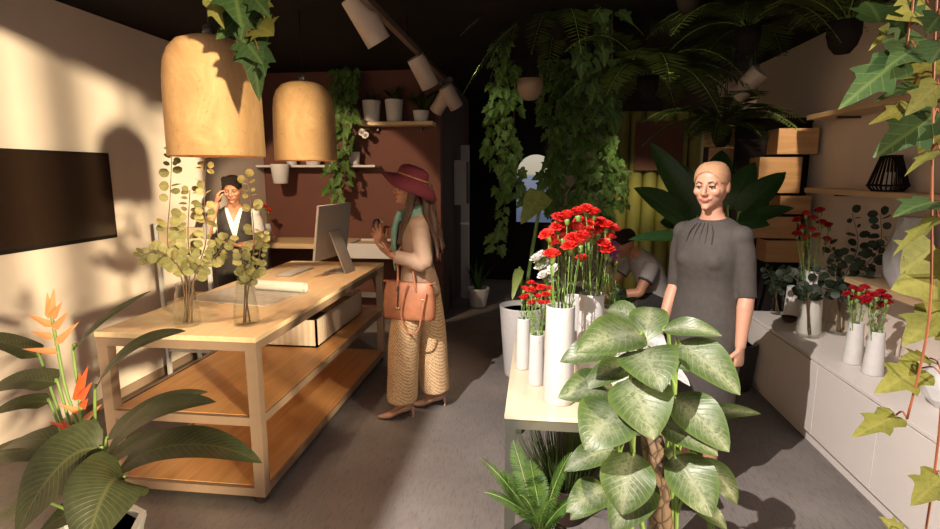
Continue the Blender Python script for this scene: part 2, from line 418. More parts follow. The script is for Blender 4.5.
bb.build('box_body', RIBBED, t, False)
MB().span((bx0+.02, by0+.45, bz1-.05), (bx1-.02, by1-.1, bz1-.03)).build('stacked_paper', plain('kraft', (.40, .25, .15), .8), t, False)

# ================================================================ things on the table
t = thing('computer_monitor', (-1.74, 4.05, TZ), 'slim aluminium desktop screen seen from behind on the work table', 'monitor')
ax = V((.14, .99, 0)).normalized(); P0 = V((-1.715, 4.08, 0)); Lm = .54
rotz = Matrix.Rotation(math.atan2(ax.y, ax.x), 3, 'Z'); lean = Matrix.Rotation(math.radians(8), 3, 'X')
cen = P0+ax*Lm/2
def mloc(p): return cen+V((0, 0, TZ+.345))+rotz @ (lean @ V(p))
R3 = rotz @ lean
MB().box(mloc((0, 0, 0)), (Lm, .022, .45), R3, .006).build('screen_housing', ALU, t, False)
MB().box(mloc((0, .0125, .02)), (Lm-.02, .002, .39), R3).build('screen_glass', SCREEN, t, False)
st = MB(); q0 = mloc((0, -.015, .0)); q1 = V((q0.x, q0.y, TZ+.006))+rotz @ V((0, -.13, 0)); q2 = V((q0.x, q0.y, TZ+.006))+rotz @ V((0, .06, 0))
def ribbon(mb, pts, wdir, wd, th):
    for a_, b_ in zip(pts[:-1], pts[1:]):
        d = b_-a_; x = d.normalized(); y = V(wdir).normalized(); z = x.cross(y)
        mb.box((a_+b_)/2, (d.length+th*.8, wd, th), Matrix((x, y, z)).transposed())
ribbon(st, [q0, q1, q2], ax, .17, .009); st.build('stand', ALU, t, False)
def flat_box(name, label, cat, c, size, rz, mat, bev=.002, **k):
    o = MB().box(c, size, Matrix.Rotation(rz, 3, 'Z'), bev).build(name, mat, None, False); return tag(o, label, cat)
PAPER = plain('paper', (.80, .78, .74), .8, .03, 8, .02)
t = thing('keyboard', (-1.99, 4.28, TZ), 'slim white keyboard lying on the table beside the monitor', 'keyboard', rz=-.05)
k0 = Matrix.Rotation(-.05, 3, 'Z')
MB().box((-1.99, 4.28, TZ+.006), (.13, .42, .010), k0, .003).build('keyboard_body', METAL, t, False)
kb = MB()
for i in range(5):
    for j in range(13): kb.box(V((-1.99, 4.28, TZ+.0125))+k0 @ V((-.046+i*.023, -.186+j*.031, 0)), (.019, .025, .003), k0)
kb.build('keys', CERAM, t, False)
# drawings
mm, nt, b = nodes('plan_drawing'); L = nt.links.new; setin(b, rough=.7)
bk = nt.nodes.new('ShaderNodeTexBrick'); bk.inputs['Scale'].default_value = 5; bk.inputs['Color1'].default_value = (.48, .46, .42, 1); bk.inputs['Color2'].default_value = (.58, .56, .52, 1); bk.inputs['Mortar'].default_value = (.30, .30, .31, 1); bk.inputs['Mortar Size'].default_value = .012
L(coords(nt, 'Object', (1.3, 1, 1), (0, 0, .2)), bk.inputs[0]); L(bk.outputs[0], b.inputs['Base Color'])
flat_box('drawing_sheet', 'large grey plan drawing spread flat on the work table', 'drawing', (-1.93, 3.42, TZ+.002), (.62, .50, .003), -.16, mm, 0)
t = thing('paper_roll', (-1.82, 3.72, TZ), 'rolled white paper lying on the far edge of the plan drawing', 'paper roll')
ra, rb = pz(258, 285, TZ+.035), pz(305, 288, TZ+.035)
d = (rb-ra).normalized(); ra.z = rb.z = TZ+.0385
MB().tube([ra, rb], .034, 24, cap=False).build('outer_sheet', PAPER, t)
sp = MB(); 
for rr in (.026, .018): sp.tube([ra+d*.004, rb-d*.004], rr, 20, cap=False)
sp.build('inner_turns', PAPER, t)

# ================================================================ back counter with sink
t = thing('sink_counter', (-2.2, 5.95, 0), 'pale wooden wash counter along the terracotta wall', 'counter')
CZ = .985
MB().span((XL+.005, 5.66, CZ-.055), (-1.28, YB-.002, CZ), .003).build('worktop', OAKB, t, False)
for x_ in (-3.0, -1.36): MB().span((x_-.03, 5.72, 0), (x_+.03, 5.78, CZ-.055)).build('leg', METAL, t, False)
MB().span((-2.95, 6.1, .3), (-1.4, 6.14, .36)).build('back_rail', METAL, t, False)
t = thing('wash_basin', (-1.72, 5.9, CZ), 'white rectangular ceramic basin set into the wash counter', 'basin')
sb = MB(); sx0, sx1, sy0, sy1 = -2.02, -1.42, 5.60, 6.05
sb.span((sx0, sy0, CZ-.14), (sx1, sy1, CZ-.12)); sb.span((sx0, sy0, CZ-.14), (sx1, sy0+.025, CZ+.02)); sb.span((sx0, sy1-.025, CZ-.14), (sx1, sy1, CZ+.02)); sb.span((sx0, sy0, CZ-.14), (sx0+.025, sy1, CZ+.02)); sb.span((sx1-.025, sy0, CZ-.14), (sx1, sy1, CZ+.02))
sb.build('bowl', CERAM, t, False)
MB().lathe([(.02, CZ-.119), (.02, CZ-.115), (.006, CZ-.113)], (-1.72, 5.83, 0), 16).build('drain', METAL, t)
t = thing('tap', (-1.80, 6.12, CZ), 'dark mixer tap standing behind the white basin', 'tap')
tp = MB(); tp.lathe([(.028, CZ), (.028, CZ+.012), (.02, CZ+.02), (.018, CZ+.2)], (-1.80, 6.12, 0), 16); tp.build('tap_body', DKMETAL, t, angle=40)
MB().tube([(-1.80, 6.12, CZ+.19), (-1.80, 6.08, CZ+.235), (-1.82, 5.99, CZ+.225), (-1.83, 5.93, CZ+.13)], .013, 10, 4).build('spout', DKMETAL, t)
MB().tube([(-1.80, 6.12, CZ+.2), (-1.74, 6.12, CZ+.21)], .008, 8).build('handle', METAL, t)
tag(MB().lathe([(.028, CZ), (.032, CZ+.01), (.03, CZ+.05), (.022, CZ+.055)], (-1.64, 6.14, 0), 16).build('soap_dish', DKMETAL), 'small dark round soap pot on the counter beside the tap', 'soap pot')

# ================================================================ shelves on the back wall
def shelf(name, a, b, mat, label, dirx=0):
    t = thing(name, (V(a)+V(b))/2, label, 'shelf')
    MB().span(a, b, .003).build('shelf_board', mat, t, False)
    br = MB(); xs = (a[0]+(b[0]-a[0])*.2, a[0]+(b[0]-a[0])*.8)
    for x_ in xs: br.span((x_-.012, b[1]-.06, a[2]-.05), (x_+.012, b[1], a[2]))
    br.build('bracket', DKMETAL, t, False)
shelf('wall_shelf', (XL+.02, 6.02, 1.815), (-1.80, YB-.002, 1.84), CERAM2, 'thin white wall shelf carrying small pots above the wash counter')
shelf('wall_shelf', (-1.98, 6.02, 2.27), (-1.14, YB-.002, 2.31), OAKB, 'short wooden wall shelf with white plant pots, higher of the two on the terracotta wall')

# ================================================================ pendant lamps
mm, nt, b = nodes('burl_shade'); L = nt.links.new; setin(b, rough=.65, spec=.2)
n1 = noise_tex(nt, coords(nt, 'Object', (1, 1, .6)), 5, 8, .7, 1.6); n2 = noise_tex(nt, coords(nt, 'Object'), 22, 6, .75, 2.5)
c = ramp(nt, n1, [(.25, (.40, .225, .10)), (.55, (.55, .33, .155)), (.8, (.66, .44, .25))]); d = ramp(nt, n2, [(.30, (.55, .42, .33)), (.42, (1, 1, 1))])
mx = nt.nodes.new('ShaderNodeMixRGB'); mx.blend_type = 'MULTIPLY'; mx.inputs[0].default_value = .75; L(c, mx.inputs[1]); L(d, mx.inputs[2]); L(mx.outputs[0], b.inputs['Base Color']); bump(nt, b, n2, .12, .004)
BURL = mm
BULB, nt, b = nodes('lit_bulb'); b.inputs['Emission Color'].default_value = (1, .8, .5, 1); b.inputs['Emission Strength'].default_value = 3
def pendant(x, y, z0, label):
    t = thing('pendant_lamp', (x, y, z0), label, 'lamp', 'burl dome pendant lamps over the table')
    r = .224; H = .57
    prof = [(r*.985, 0), (r, .004), (r*.995, .12), (r*.985, .28), (r*.97, .37), (r*.93, .44), (r*.84, .495), (r*.68, .535), (r*.45, .555), (.03, .56)]
    inner = [(.03, .55), (r*.44, .54), (r*.66, .52), (r*.82, .48), (r*.90, .43), (r*.95, .37), (r*.97, .12), (r*.97, 0)]
    MB().lathe([(a_, b_+z0) for a_, b_ in (inner[::-1]+prof[::-1])[::1]] and [(a_, b_+z0) for a_, b_ in inner+prof], (x, y, 0), 48).build('lamp_shade', BURL, t)
    MB().lathe([(.012, z0+.555), (.03, z0+.56), (.026, z0+.61), (.008, z0+.62)], (x, y, 0), 14).build('cap', DKMETAL, t)
    MB().tube([(x, y, z0+.61), (x, y, ZC)], .004, 6).build('cord', BLACK, t)
    MB().ball((x, y, z0+.47), .04).build('bulb', BULB, t)
    l = bpy.data.lights.new('pendant_light', 'POINT'); o = bpy.data.objects.new('pendant_light', l); COL.objects.link(o); o.location = (x, y, z0+.40); l.energy = 34; l.color = (1, .82, .58); l.shadow_soft_size = .03
pendant(-1.57, 2.58, 1.83, 'nearer and larger-looking sunlit dome pendant lamp over the table front')
pendant(-1.705, 3.95, 1.84, 'farther dome pendant lamp hanging before the white wall shelf')

# ================================================================ ceiling track and spotlights
def can(loc, target, r, length, label, stem_top, mat=LAMPGREY):
    t = thing('track_spotlight', loc, label, 'spotlight', 'cylindrical ceiling spotlights')
    loc = V(loc); d = (V(target)-loc).normalized(); a_ = loc-d*length/2; b_ = loc+d*length/2
    MB().tube([a_, a_+d*.004, b_], [r*.94, r, r], 24, cap=False).add([], []).build('lamp_housing', mat, t, angle=40, solid=.004)
    MB().tube([a_+d*.001, a_+d*.004], r*.93, 24).build('back_cap', mat, t, angle=40)
    MB().tube([b_-d*.05, b_-d*.045], r*.93, 20).build('lens', DKMETAL, t, angle=40)
    MB().tube([loc-d*.02, V((loc.x, loc.y, stem_top-.04))], .012, 8).box((loc.x, loc.y, stem_top-.025), (.05, .14, .05)).build('stem', DKMETAL, t, angle=40)
TRK, TRZ = -.98, 2.70
t = thing('lighting_track', (TRK, 4.6, TRZ), 'dark ceiling lighting track running back above the walkway', 'track')
MB().span((TRK-.022, 2.4, TRZ), (TRK+.022, 6.6, TRZ+.04)).build('rail', plain('track_brown', (.12, .08, .06), .5), t, False)
MB().span((TRK-.026, 2.37, TRZ-.004), (TRK+.026, 2.40, TRZ+.044)).build('end_cap', BLACK, t, False)
for y in (2.9, 4.2, 6.0): MB().tube([(TRK, y, TRZ+.04), (TRK, y, ZC)], .008, 8).build('hanger_rod', BLACK, t)
def lamp_on_track(y, u, v, tgt, label, r=.075, ln=.29):
    can(py(u, v, y), tgt, r, ln, label, TRZ)
c = py(366, 20, 3.4); can(c, c+V((.45, .35, -.85)), .076, .29, 'nearest of the track spotlights, large grey cylinder tilted towards the right', TRZ)
c = py(423, 72, 4.6); can(c, c+V((.40, .35, -.85)), .074, .26, 'second grey track spotlight, behind the nearest one along the track', TRZ)
c = py(451, 97, 5.7); can(c, c+V((.45, .35, -.85)), .072, .24, 'farthest right-tilted track spotlight near the wooden wall shelf', TRZ)
c = py(441, 103, 5.9); can(c, c+V((-.6, .3, -.8)), .07, .22, 'track spotlight tilted left at the far end of the track', TRZ)
c = py(748, 84, 4.6); can(c, c+V((-.55, .5, -.75)), .07, .24, 'grey ceiling spotlight before the pale wall among hanging ferns, right of its dim twin', ZC)
c = py(730, 97, 5.2); can(c, c+V((.35, .3, -.9)), .08, .3, 'dim ceiling spotlight half hidden by ferns, left of its brighter twin', ZC)
# ================================================================ low cabinet on the right
CX0, CTZ = 1.79, .585
t = thing('low_cabinet', ((CX0+XR)/2, 3.2, 0), 'long low white cabinet along the right wall', 'cabinet')
cy0, cy1 = .35, 4.80
MB().span((CX0+.012, cy0, .08), (XR-.002, cy1, CTZ-.022)).build('carcass', WHITE, t, False)
MB().span((CX0-.004, cy0-.004, CTZ-.022), (XR-.002, cy1+.004, CTZ), .002).build('cabinet_top', WHITE, t, False)
MB().span((CX0+.03, cy0+.01, 0), (XR-.01, cy1-.01, .08)).build('plinth', WHITE, t, False)
dw = (cy1-cy0)/7
for k in range(7):
    MB().span((CX0-.004, cy0+k*dw+.002, .085), (CX0+.012, cy0+(k+1)*dw-.002, CTZ-.03), .0015).build('door', WHITE, t, False)

# shelves on the right wall
def rshelf(z, y0, y1, label):
    t = thing('wall_shelf', (XR-.11, (y0+y1)/2, z), label, 'shelf')
    MB().span((XR-.235, y0, z-.036), (XR-.002, y1, z), .002).build('shelf_board', OAKX, t, False)
    br = MB()
    for y in (y0+.3, (y0+y1)/2, y1-.3): br.span((XR-.16, y-.012, z-.052), (XR-.002, y+.012, z-.036))
    br.build('bracket', DKMETAL, t, False)
rshelf(2.195, 1.2, 4.70, 'topmost wooden shelf on the pale right wall, empty')
rshelf(1.635, 1.2, 4.62, 'middle wooden shelf on the right wall carrying a dark lantern')
rshelf(1.055, 1.2, 3.93, 'lowest wooden shelf on the right wall under the grey stone vase')

# black partition with wooden boxes
t = thing('black_partition', (2.15, 5.12, 0), 'tall black display board at the far end of the right shelves', 'partition')
MB().span((1.72, 5.10, 0), (XR-.003, 5.15, 2.205)).build('board', BLACK, t, False)
MB().span((1.70, 5.085, 2.18), (XR-.003, 5.165, 2.215)).build('top_cap', BLACK, t, False)
MB().span((1.70, 5.0, 0), (XR-.003, 5.25, .03)).build('foot', BLACK, t, False)
def crate(u0, v0, u1, v1, label, dep=.22, y=4.88):
    a, b_ = py(u0, v1, y), py(u1, v0, y)
    t = thing('wooden_box', ((a.x+b_.x)/2, y+dep/2, a.z), label, 'box', 'wooden wall boxes on the black display board')
    x0, x1, z0, z1 = a.x, min(b_.x, XR-.005), a.z, b_.z; th = .016
    MB().span((x0, y, z0), (x1, y+th, z1), .002).build('front_board', CRATE, t, False)
    bd = MB(); bd.span((x0, y+th, z0), (x0+th, 5.098, z1)); bd.span((x1-th, y+th, z0), (x1, 5.098, z1)); bd.span((x0+th, y+th, z0), (x1-th, 5.098, z0+th)); bd.span((x0+th, y+th, z1-th), (x1-th, 5.098, z1))
    bd.build('box_sides', CRATE, t, False)
crate(777, 128, 820, 154, 'uppermost wooden box on the black board, just under the top shelf')
crate(757, 157, 803, 193, 'dark wooden box directly below the uppermost one on the black board')
crate(779, 196, 812, 214, 'small sunlit wooden box at the left end of the middle right shelf')
crate(748, 217, 798, 238, 'wide wooden box beneath the small sunlit one, level with red flowers')
crate(765, 241, 806, 262, 'lowest wooden box on the black board, behind the tall white vase')
t = thing('plank_panel', (1.9, 5.6, 0), 'pale wooden plank panel lit in patches behind the big dark leaves', 'panel')
pz0 = MB()
for k in range(9):
    z = .75+k*.155; pz0.span((1.55+.05*(k % 2), 5.45, z), (2.28, 5.47, z+.148), .002)
pz0.build('planks', CRATE, t, False)
MB().span((1.62, 5.47, 0), (1.68, 5.51, 2.15)).span((2.2, 5.47, 0), (2.26, 5.51, 2.15)).build('upright', DKBROWN, t, False)

# olive fluted columns in front of the planted wall
OLIVE = plain('olive_paint', (.22, .20, .045), .6, .1, 5, .03)
xs = [.97+.165*k for k in range(6)]
for k, x in enumerate(xs):
    o = MB().lathe([(.085, 0), (.088, .02), (.082, .04), (.082, 2.4), (.088, 2.42), (.085, 2.44)], (x, 6.62, 0), 20).build('olive_column', OLIVE)
    tag(o, 'tall olive green round column in the row behind the seated man', 'column', 'olive columns in a row')
struct(MB().span((1.1, 6.5, 1.78), (1.62, 6.53, 2.32)).build('trim_7', TERRA, smooth=False))

# white box and strip in the dark passage
t = thing('wall_cabinet', (-1.0, 7.0, 1.3), 'small pale grey box mounted high in the dark passage', 'wall box')
GREYW = plain('pale_grey_metal', (.42, .41, .40), .5, .03, 8, .02)
a = py(452, 205, 7.3); b_ = py(466, 160, 7.3)
MB().span((a.x, 7.3, a.z), (b_.x, 7.42, b_.z), .004).build('box_body', GREYW, t, False)
MB().span((b_.x+.002, 7.31, a.z+.02), (b_.x+.035, 7.42, b_.z-.02), .003).build('side_panel', DKMETAL, t, False)
t = thing('door_strip', (-.98, 7.43, 0), 'narrow pale upright strip behind the wall box in the passage', 'panel')
a = py(461, 300, 7.45); b_ = py(469, 145, 7.45)
MB().span((a.x, 7.45, 0), (b_.x, 7.50, b_.z), .003).build('strip', GREYW, t, False)
MB().span((a.x-.004, 7.43, 1.05), (b_.x+.004, 7.45, 1.08)).build('latch', METAL, t, False)

# ---------------------------------------------------------------- pots and vases
def lathe_thing(name, loc, prof, mat, label, cat, group=None, n=32, inner=.006, angle=None, solid_top=False):
    """a hollow vessel: outer profile, then back down inside"""
    z = loc[2]; ins = [(max(.003, r-inner), h) for r, h in prof[1:]][::-1]; ins[-1] = (ins[-1][0], prof[0][1]+inner); 
    o = MB().lathe([(.001, prof[0][1])]+list(prof)+ins+[(.001, prof[0][1]+inner)], loc, n).build(name, mat, None, True, angle=angle)
    return tag(o, label, cat, group)
def vase_profile(r0, r1, h, lip=.004): return [(r0*.92, 0), (r0, .008), (r0*.6+r1*.4, h*.35), (r0*.25+r1*.75, h*.7), (r1, h-lip), (r1*.99, h)]
def glass_vase(u, v, ztab, r, h, label, xy=None):
    p = V((xy[0], xy[1], ztab)) if xy else pz(u, v, ztab)
    t = thing('glass_vase', p, label, 'vase')
    prof = [(.001, 0), (r*.9, 0), (r, .012), (r*.97, h*.3), (r*.80, h*.7), (r*.62, h*.93), (r*.63, h)]
    ins = [(max(.001, a-.004), b+(.008 if b < .02 else 0)) for a, b in prof[::-1]]
    MB().lathe(prof+ins, p, 32).build('glass_body', GLASS, t)
    return t, p
# ---- things on the cabinet and the shelves
def cyl_vase(u, v, z, r0, r1, h, label, mat=CERAM, group=None):
    p = pz(u, v, z); return lathe_thing('flower_vase', p, vase_profile(r0, r1, h), mat, label, 'vase', group), p
v_ctall, P_ctall = cyl_vase(808, 333, CTZ, .080, .066, .47, 'tallest white vase on the low cabinet, holding red carnations', CERAM2)
v_cshort, P_cshort = cyl_vase(791, 319, CTZ, .062, .050, .27, 'short white vase at the far end of the low cabinet', CERAM2)
v_ca, P_ca = cyl_vase(852, 363, CTZ, .056, .040, .26, 'left one of the two small white carnation vases on the low cabinet', CERAM2)
v_cb, P_cb = cyl_vase(872, 374, CTZ, .056, .040, .26, 'right one of the two small white carnation vases on the low cabinet', CERAM2)
g_c1, P_g1 = glass_vase(808, 336, CTZ, .082, .29, 'clear glass vase of eucalyptus standing before the tallest white vase')
g_c2, P_g2 = glass_vase(838, 333, CTZ, .088, .24, 'clear glass vase of eucalyptus right beside the small white carnation vases')
g_c0, P_g0 = glass_vase(777, 314, CTZ, .055, .20, 'smoky glass vase farthest back on the low cabinet')
tag(MB().lathe([(.001, 0), (.03, 0), (.05, .02), (.056, .045), (.05, .043), (.03, .02), (.001, .014)], pz(789, 322, CTZ), 24).build('trinket_bowl', DKBROWN), 'small dark bowl on the cabinet between the white vases', 'bowl')
# faceted planter
def faceted(loc, rows, n, mat, label, name='faceted_planter'):
    vs = []; fs = []; loc = V(loc)
    for i, (r, z) in enumerate(rows):
        for k in range(n):
            a = 2*PI*(k+.5*(i % 2))/n; vs.append(loc+V((r*math.cos(a), r*math.sin(a), z)))
    for i in range(len(rows)-1):
        for k in range(n):
            k2 = (k+1) % n; A, B, C_, D = i*n+k, i*n+k2, (i+1)*n+k, (i+1)*n+k2
            fs += [[A, B, C_], [B, D, C_]] if i % 2 == 0 else [[A, B, D], [A, D, C_]]
    fs.append([k for k in range(n)][::-1]); o = len(rows)-1
    mb = MB().add(vs, fs); return mb
p = pz(931, 413, CTZ); p = V((2.10, p.y+.07, CTZ))
t = thing('faceted_planter', p, 'white diamond-faceted planter on the near end of the low cabinet', 'planter')
faceted(p, [(.085, 0), (.135, .055), (.15, .115), (.135, .175), (.10, .225), (.07, .25)], 12, CERAM, '').build('planter_body', CERAM, t, False)
MB().lathe([(.001, .235), (.072, .235)], p, 24).build('soil', SOIL, t)
# lantern on the middle shelf
p = V((2.19, 3.62, 1.635)); p = px(887, 191.5, 2.19); p.z = 1.635
t = thing('wire_lantern', p, 'black wire basket lantern on the middle right shelf', 'lantern')
lt = MB(); rows = [(.078, 0), (.108, .035), (.055, .215)]
for k in range(26):
    a = 2*PI*k/26; lt.tube([p+V((r*math.cos(a), r*math.sin(a), z)) for r, z in rows], .0045, 5)
for r, z in rows: lt.tube([p+V((r*math.cos(a), r*math.sin(a), z+.004)) for a in [2*PI*k/26 for k in range(27)]], .007, 6)
lt.build('wire_cage', BLACK, t); MB().lathe([(.001, .003), (.075, .003), (.075, .01), (.001, .01)], p, 24).build('base_disc', DKMETAL, t)
MB().lathe([(.03, .01), (.03, .12), (.001, .12)], p, 20).build('candle', CERAM2, t)
# stone vase on the lowest shelf
p = px(905, 288, 2.20); p.z = 1.055
STONE = plain('grey_stone', (.46, .45, .45), .7, .1, 18, .1)
faceted_ = faceted(p, [(.07, 0), (.12, .09), (.128, .20), (.105, .32), (.075, .43), (.072, .44)], 9, STONE, '')
o = faceted_.build('stone_vase', STONE, None, True, angle=20); tag(o, 'grey stone vase with broad planes on the lowest right shelf', 'vase')
o = faceted(V((2.19, 3.05, 1.635)), [(.05, 0), (.08, .06), (.085, .10), (.06, .16), (.045, .19)], 8, CERAM, '').build('stone_pot', CERAM2, None, False); tag(o, 'pale faceted pot on the middle right shelf, right of the lantern', 'pot')

# ================================================================ display table in the middle
DX0, DX1, DY0, DY1, DZ = -.115, .56, 2.22, 3.52, .72
PALE = wood('pale_birch', (.60, .50, .36), (.70, .60, .45), 'Y')
t = thing('display_table', ((DX0+DX1)/2, (DY0+DY1)/2, 0), 'pale-topped display table on grey legs crowded with white vases', 'table')
MB().span((DX0-.004, DY0-.004, DZ-.02), (DX1+.004, DY1+.004, DZ), .002).build('tabletop', PALE, t, False)
fr = MB(); fr.span((DX0, DY0, DZ-.065), (DX1, DY0+.045, DZ-.02)); fr.span((DX0, DY1-.045, DZ-.065), (DX1, DY1, DZ-.02)); fr.span((DX0, DY0+.045, DZ-.065), (DX0+.045, DY1-.045, DZ-.02)); fr.span((DX1-.045, DY0+.045, DZ-.065), (DX1, DY1-.045, DZ-.02)); fr.build('apron', GREYFR, t, False)
for x in (DX0, DX1-.045):
    for y in (DY0, DY1-.045): MB().span((x, y, 0), (x+.045, y+.045, DZ-.065)).build('leg', GREYFR, t, False)
D_V = []
for (u, v, r0, r1, h, lab) in (
    (558, 401, .070, .064, .45, 'tall front white vase full of red carnations on the display table'),
    (588.5, 379, .068, .062, .445, 'tall white vase right behind the front one, also with red carnations'),
    (536, 384, .040, .035, .256, 'small white vase of red blooms at the left front of the display table'),
    (523, 368, .040, .035, .276, 'small white vase left behind the small front one, with red blooms'),
    (572, 358, .060, .052, .36, 'white vase with white blossoms at the back of the display table'),
    (607, 366, .060, .052, .33, 'white vase with purple blossoms at the back right of the display table')):
    D_V.append(cyl_vase(u, v, DZ, r0, r1, h, lab))
# ================================================================ plant materials
M_DIEF = leafmat('dieffenbachia_blade', (.048, .084, .022), (.225, .25, .165), (.08, .12, .032), 11, .12, .38, 1.1, .22)
M_HELI = leafmat('heliconia_blade', (.046, .054, .020), (.12, .125, .05), None, 20, .16, .42, 0, .12, 1.0)
M_IVY = leafmat('ivy_blade', (.018, .048, .011), (.085, .13, .035), None, 5, .07, .75, .25, .25, 2.4)
M_IVYY = leafmat('ivy_blade_yellow', (.105, .11, .015), (.19, .18, .04), (.06, .10, .018), 5, .07, .7, .9, .28, 2.4)
M_IVYD = leafmat('ivy_blade_small', (.075, .15, .03), (.20, .28, .08), None, 4, .08, .5, 0, .2, 2.4)
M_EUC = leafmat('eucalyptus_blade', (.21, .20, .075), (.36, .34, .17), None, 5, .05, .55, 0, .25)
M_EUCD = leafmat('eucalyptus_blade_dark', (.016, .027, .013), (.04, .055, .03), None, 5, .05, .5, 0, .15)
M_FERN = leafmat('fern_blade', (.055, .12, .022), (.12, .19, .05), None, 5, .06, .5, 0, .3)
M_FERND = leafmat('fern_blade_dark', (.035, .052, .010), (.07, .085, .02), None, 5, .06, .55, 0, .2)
M_BIG = leafmat('dark_big_blade', (.018, .050, .014), (.04, .085, .03), None, 16, .12, .35, 0, .15)
M_ALO = leafmat('alocasia_blade', (.27, .34, .09), (.36, .40, .16), None, 7, .09, .4, 0, .25)
M_WLEAF = leafmat('white_blade', (.70, .66, .66), (.5, .35, .42), (.60, .62, .5), 8, .07, .5, 0, .25)
M_RLEAF = leafmat('maroon_blade', (.10, .022, .022), (.2, .05, .05), None, 8, .08, .5, 0, .15)
M_GRASS = leafmat('grass_blade', (.075, .13, .03), (.12, .18, .05), None, 1, .01, .55, 0, .3)
STEM = plain('green_stem', (.16, .26, .06), .5, .15, 20, .03)
STEMW = plain('woody_stem', (.10, .06, .035), .7, .2, 30, .1)
STEMR = plain('red_stem', (.20, .055, .022), .5, .15, 30, .03)
PETAL = plain('red_petal', (.80, .045, .035), .5, .2, 40, .1)
PETALD = plain('dark_red_petal', (.50, .012, .022), .5, .2, 40, .1)
PETALW = plain('white_petal', (.85, .82, .78), .5, .05, 40, .1)
PETALP = plain('purple_petal', (.42, .08, .34), .5, .2, 40, .1)
BRACT_P = plain('peach_bract', (.62, .245, .10), .45, .12, 14, .03)
BRACT_R = plain('scarlet_bract', (.75, .10, .03), .4, .15, 14, .03)
UPZ = V((0, 0, 1))
def towards_cam(p, up=.35): return ((ORG-V(p)).normalized()+UPZ*up).normalized()
def rnd(a, b): return random.uniform(a, b)
def rv(s): return V((rnd(-s, s), rnd(-s, s), rnd(-s, s)))

# ---------------------------------------------------------------- cut flowers
def bloom_mesh(name, mat, r=.034, ruffle=True):
    mb = MB()
    for layer, (n, tilt, rr) in enumerate(((7, .45, .95), (7, .8, .88), (6, 1.1, .72), (4, 1.35, .5))):
        for k in range(n):
            a = 2*PI*(k+.5*(layer % 2))/n+rnd(-.15, .15); d = V((math.cos(a), math.sin(a), 0))
            tip = d*(math.cos(tilt)*r*rr)+UPZ*(math.sin(tilt)*r*.95+.004)
            mb.blade(d*.003, tip, r*1.15*rr, (UPZ*math.cos(tilt)-d*math.sin(tilt)), lambda t: min(1, .25+1.1*t) if t < .85 else .86, r*.10, .2, 4, 4, .18 if ruffle else .05)
    o = mb.build(name, mat); me = o.data; bpy.data.objects.remove(o)
    cx_ = MB().lathe([(.002, -.02), (.008, -.016), (.010, -.004), (.012, .004), (.004, .005)], n=8)
    o = cx_.build('calyx', STEM); m2 = o.data; bpy.data.objects.remove(o); return me, m2
BLOOM = {'red': bloom_mesh('carnation_petals', PETAL), 'dark': bloom_mesh('dark_carnation_petals', PETALD), 'white': bloom_mesh('white_petals', PETALW, .03, False), 'purple': bloom_mesh('purple_petals', PETALP, .026), }
def link(me, name, parent, M):
    o = bpy.data.objects.new(name, me); COL.objects.link(o); o.parent = parent; o.matrix_parent_inverse = wm(parent).inverted(); o.matrix_basis = M; return o
def flower(base, tip, kind, scale, label, group, name='carnation', leafy=True):
    base, tip = V(base), V(tip); t = thing(name, base, label, 'flower', group)
    mid = (base+tip)/2+rv(.012); d = (tip-mid).normalized()
    mb = MB().tube([base, mid, tip-d*.012], [.0026, .0024, .002], 5, 4)
    if leafy:
        for q in (.45, .6, .74, .86):
            p = base.lerp(tip, q)
            for s in (0, 1):
                a = rnd(0, 6.28); mb.blade(p, p+V((math.cos(a)*.03, math.sin(a)*.03, .035)), .006, UPZ, SHAPES['lance'], .004, 0, 3, 2)
    mb.build('stem', STEM, t)
    M = Matrix.Translation(tip) @ UPZ.rotation_difference((d+rv(.35)).normalized()).to_matrix().to_4x4() @ Matrix.Scale(scale*rnd(.9, 1.12), 4)
    b = link(BLOOM[kind][0], 'bloom', t, M); link(BLOOM[kind][1], 'calyx', b, M)
    return t
def bouquet(P, y_spread, pts, kind, scale, label, group, name='carnation', rv_=.02, dz=.02):
    for (u, v) in pts:
        y = P.y+rnd(-y_spread, y_spread); T = py(u, v, y)
        B = V(P)+V((rnd(-1, 1)*rv_, rnd(-1, 1)*rv_, dz)); flower(B, T, kind, scale, label, group, name)
(vd0, P0), (vd1, P1), (vd2, P2), (vd3, P3), (vd4, P4), (vd5, P5) = D_V
bouquet(P0, .07, [(551, 246), (558, 230), (548, 238), (562, 240), (567, 220), (578, 217), (575, 232), (565, 233), (573, 243), (582, 240), (558, 222), (552, 259), (580, 247), (570, 250)], 'red', 1.22, 'red carnation standing in the tall front white vase on the display table', 'carnations in the tall front vase', rv_=.015)
bouquet(P1, .08, [(586, 212), (594, 216), (600, 226), (590, 227), (606, 229), (612, 232), (598, 235), (608, 240), (585, 226), (593, 240), (603, 247), (580, 224), (588, 234), (582, 262), (607, 254)], 'red', 1.22, 'red carnation standing in the tall second white vase on the display table', 'carnations in the tall second vase', rv_=.015)
bouquet(P2, .03, [(531, 292), (536, 298), (542, 290), (546, 297), (540, 305), (533, 305), (547, 305), (550, 291)], 'red', .78, 'small red bloom in the small front left white vase', 'red blooms in the small front vase', rv_=.01)
bouquet(P3, .03, [(524, 291), (531, 285), (527, 299), (536, 288), (522, 300), (533, 294), (540, 291)], 'red', .78, 'small red bloom in the small vase behind the small front one', 'red blooms in the small rear vase', rv_=.01)
bouquet(P4, .04, [(538, 262), (543, 258), (541, 270), (547, 266), (545, 278), (550, 274), (549, 283), (555, 272), (540, 265)], 'white', 1.35, 'white blossom rising behind the red carnations on the display table', 'white blossoms on the display table', 'white_blossom')
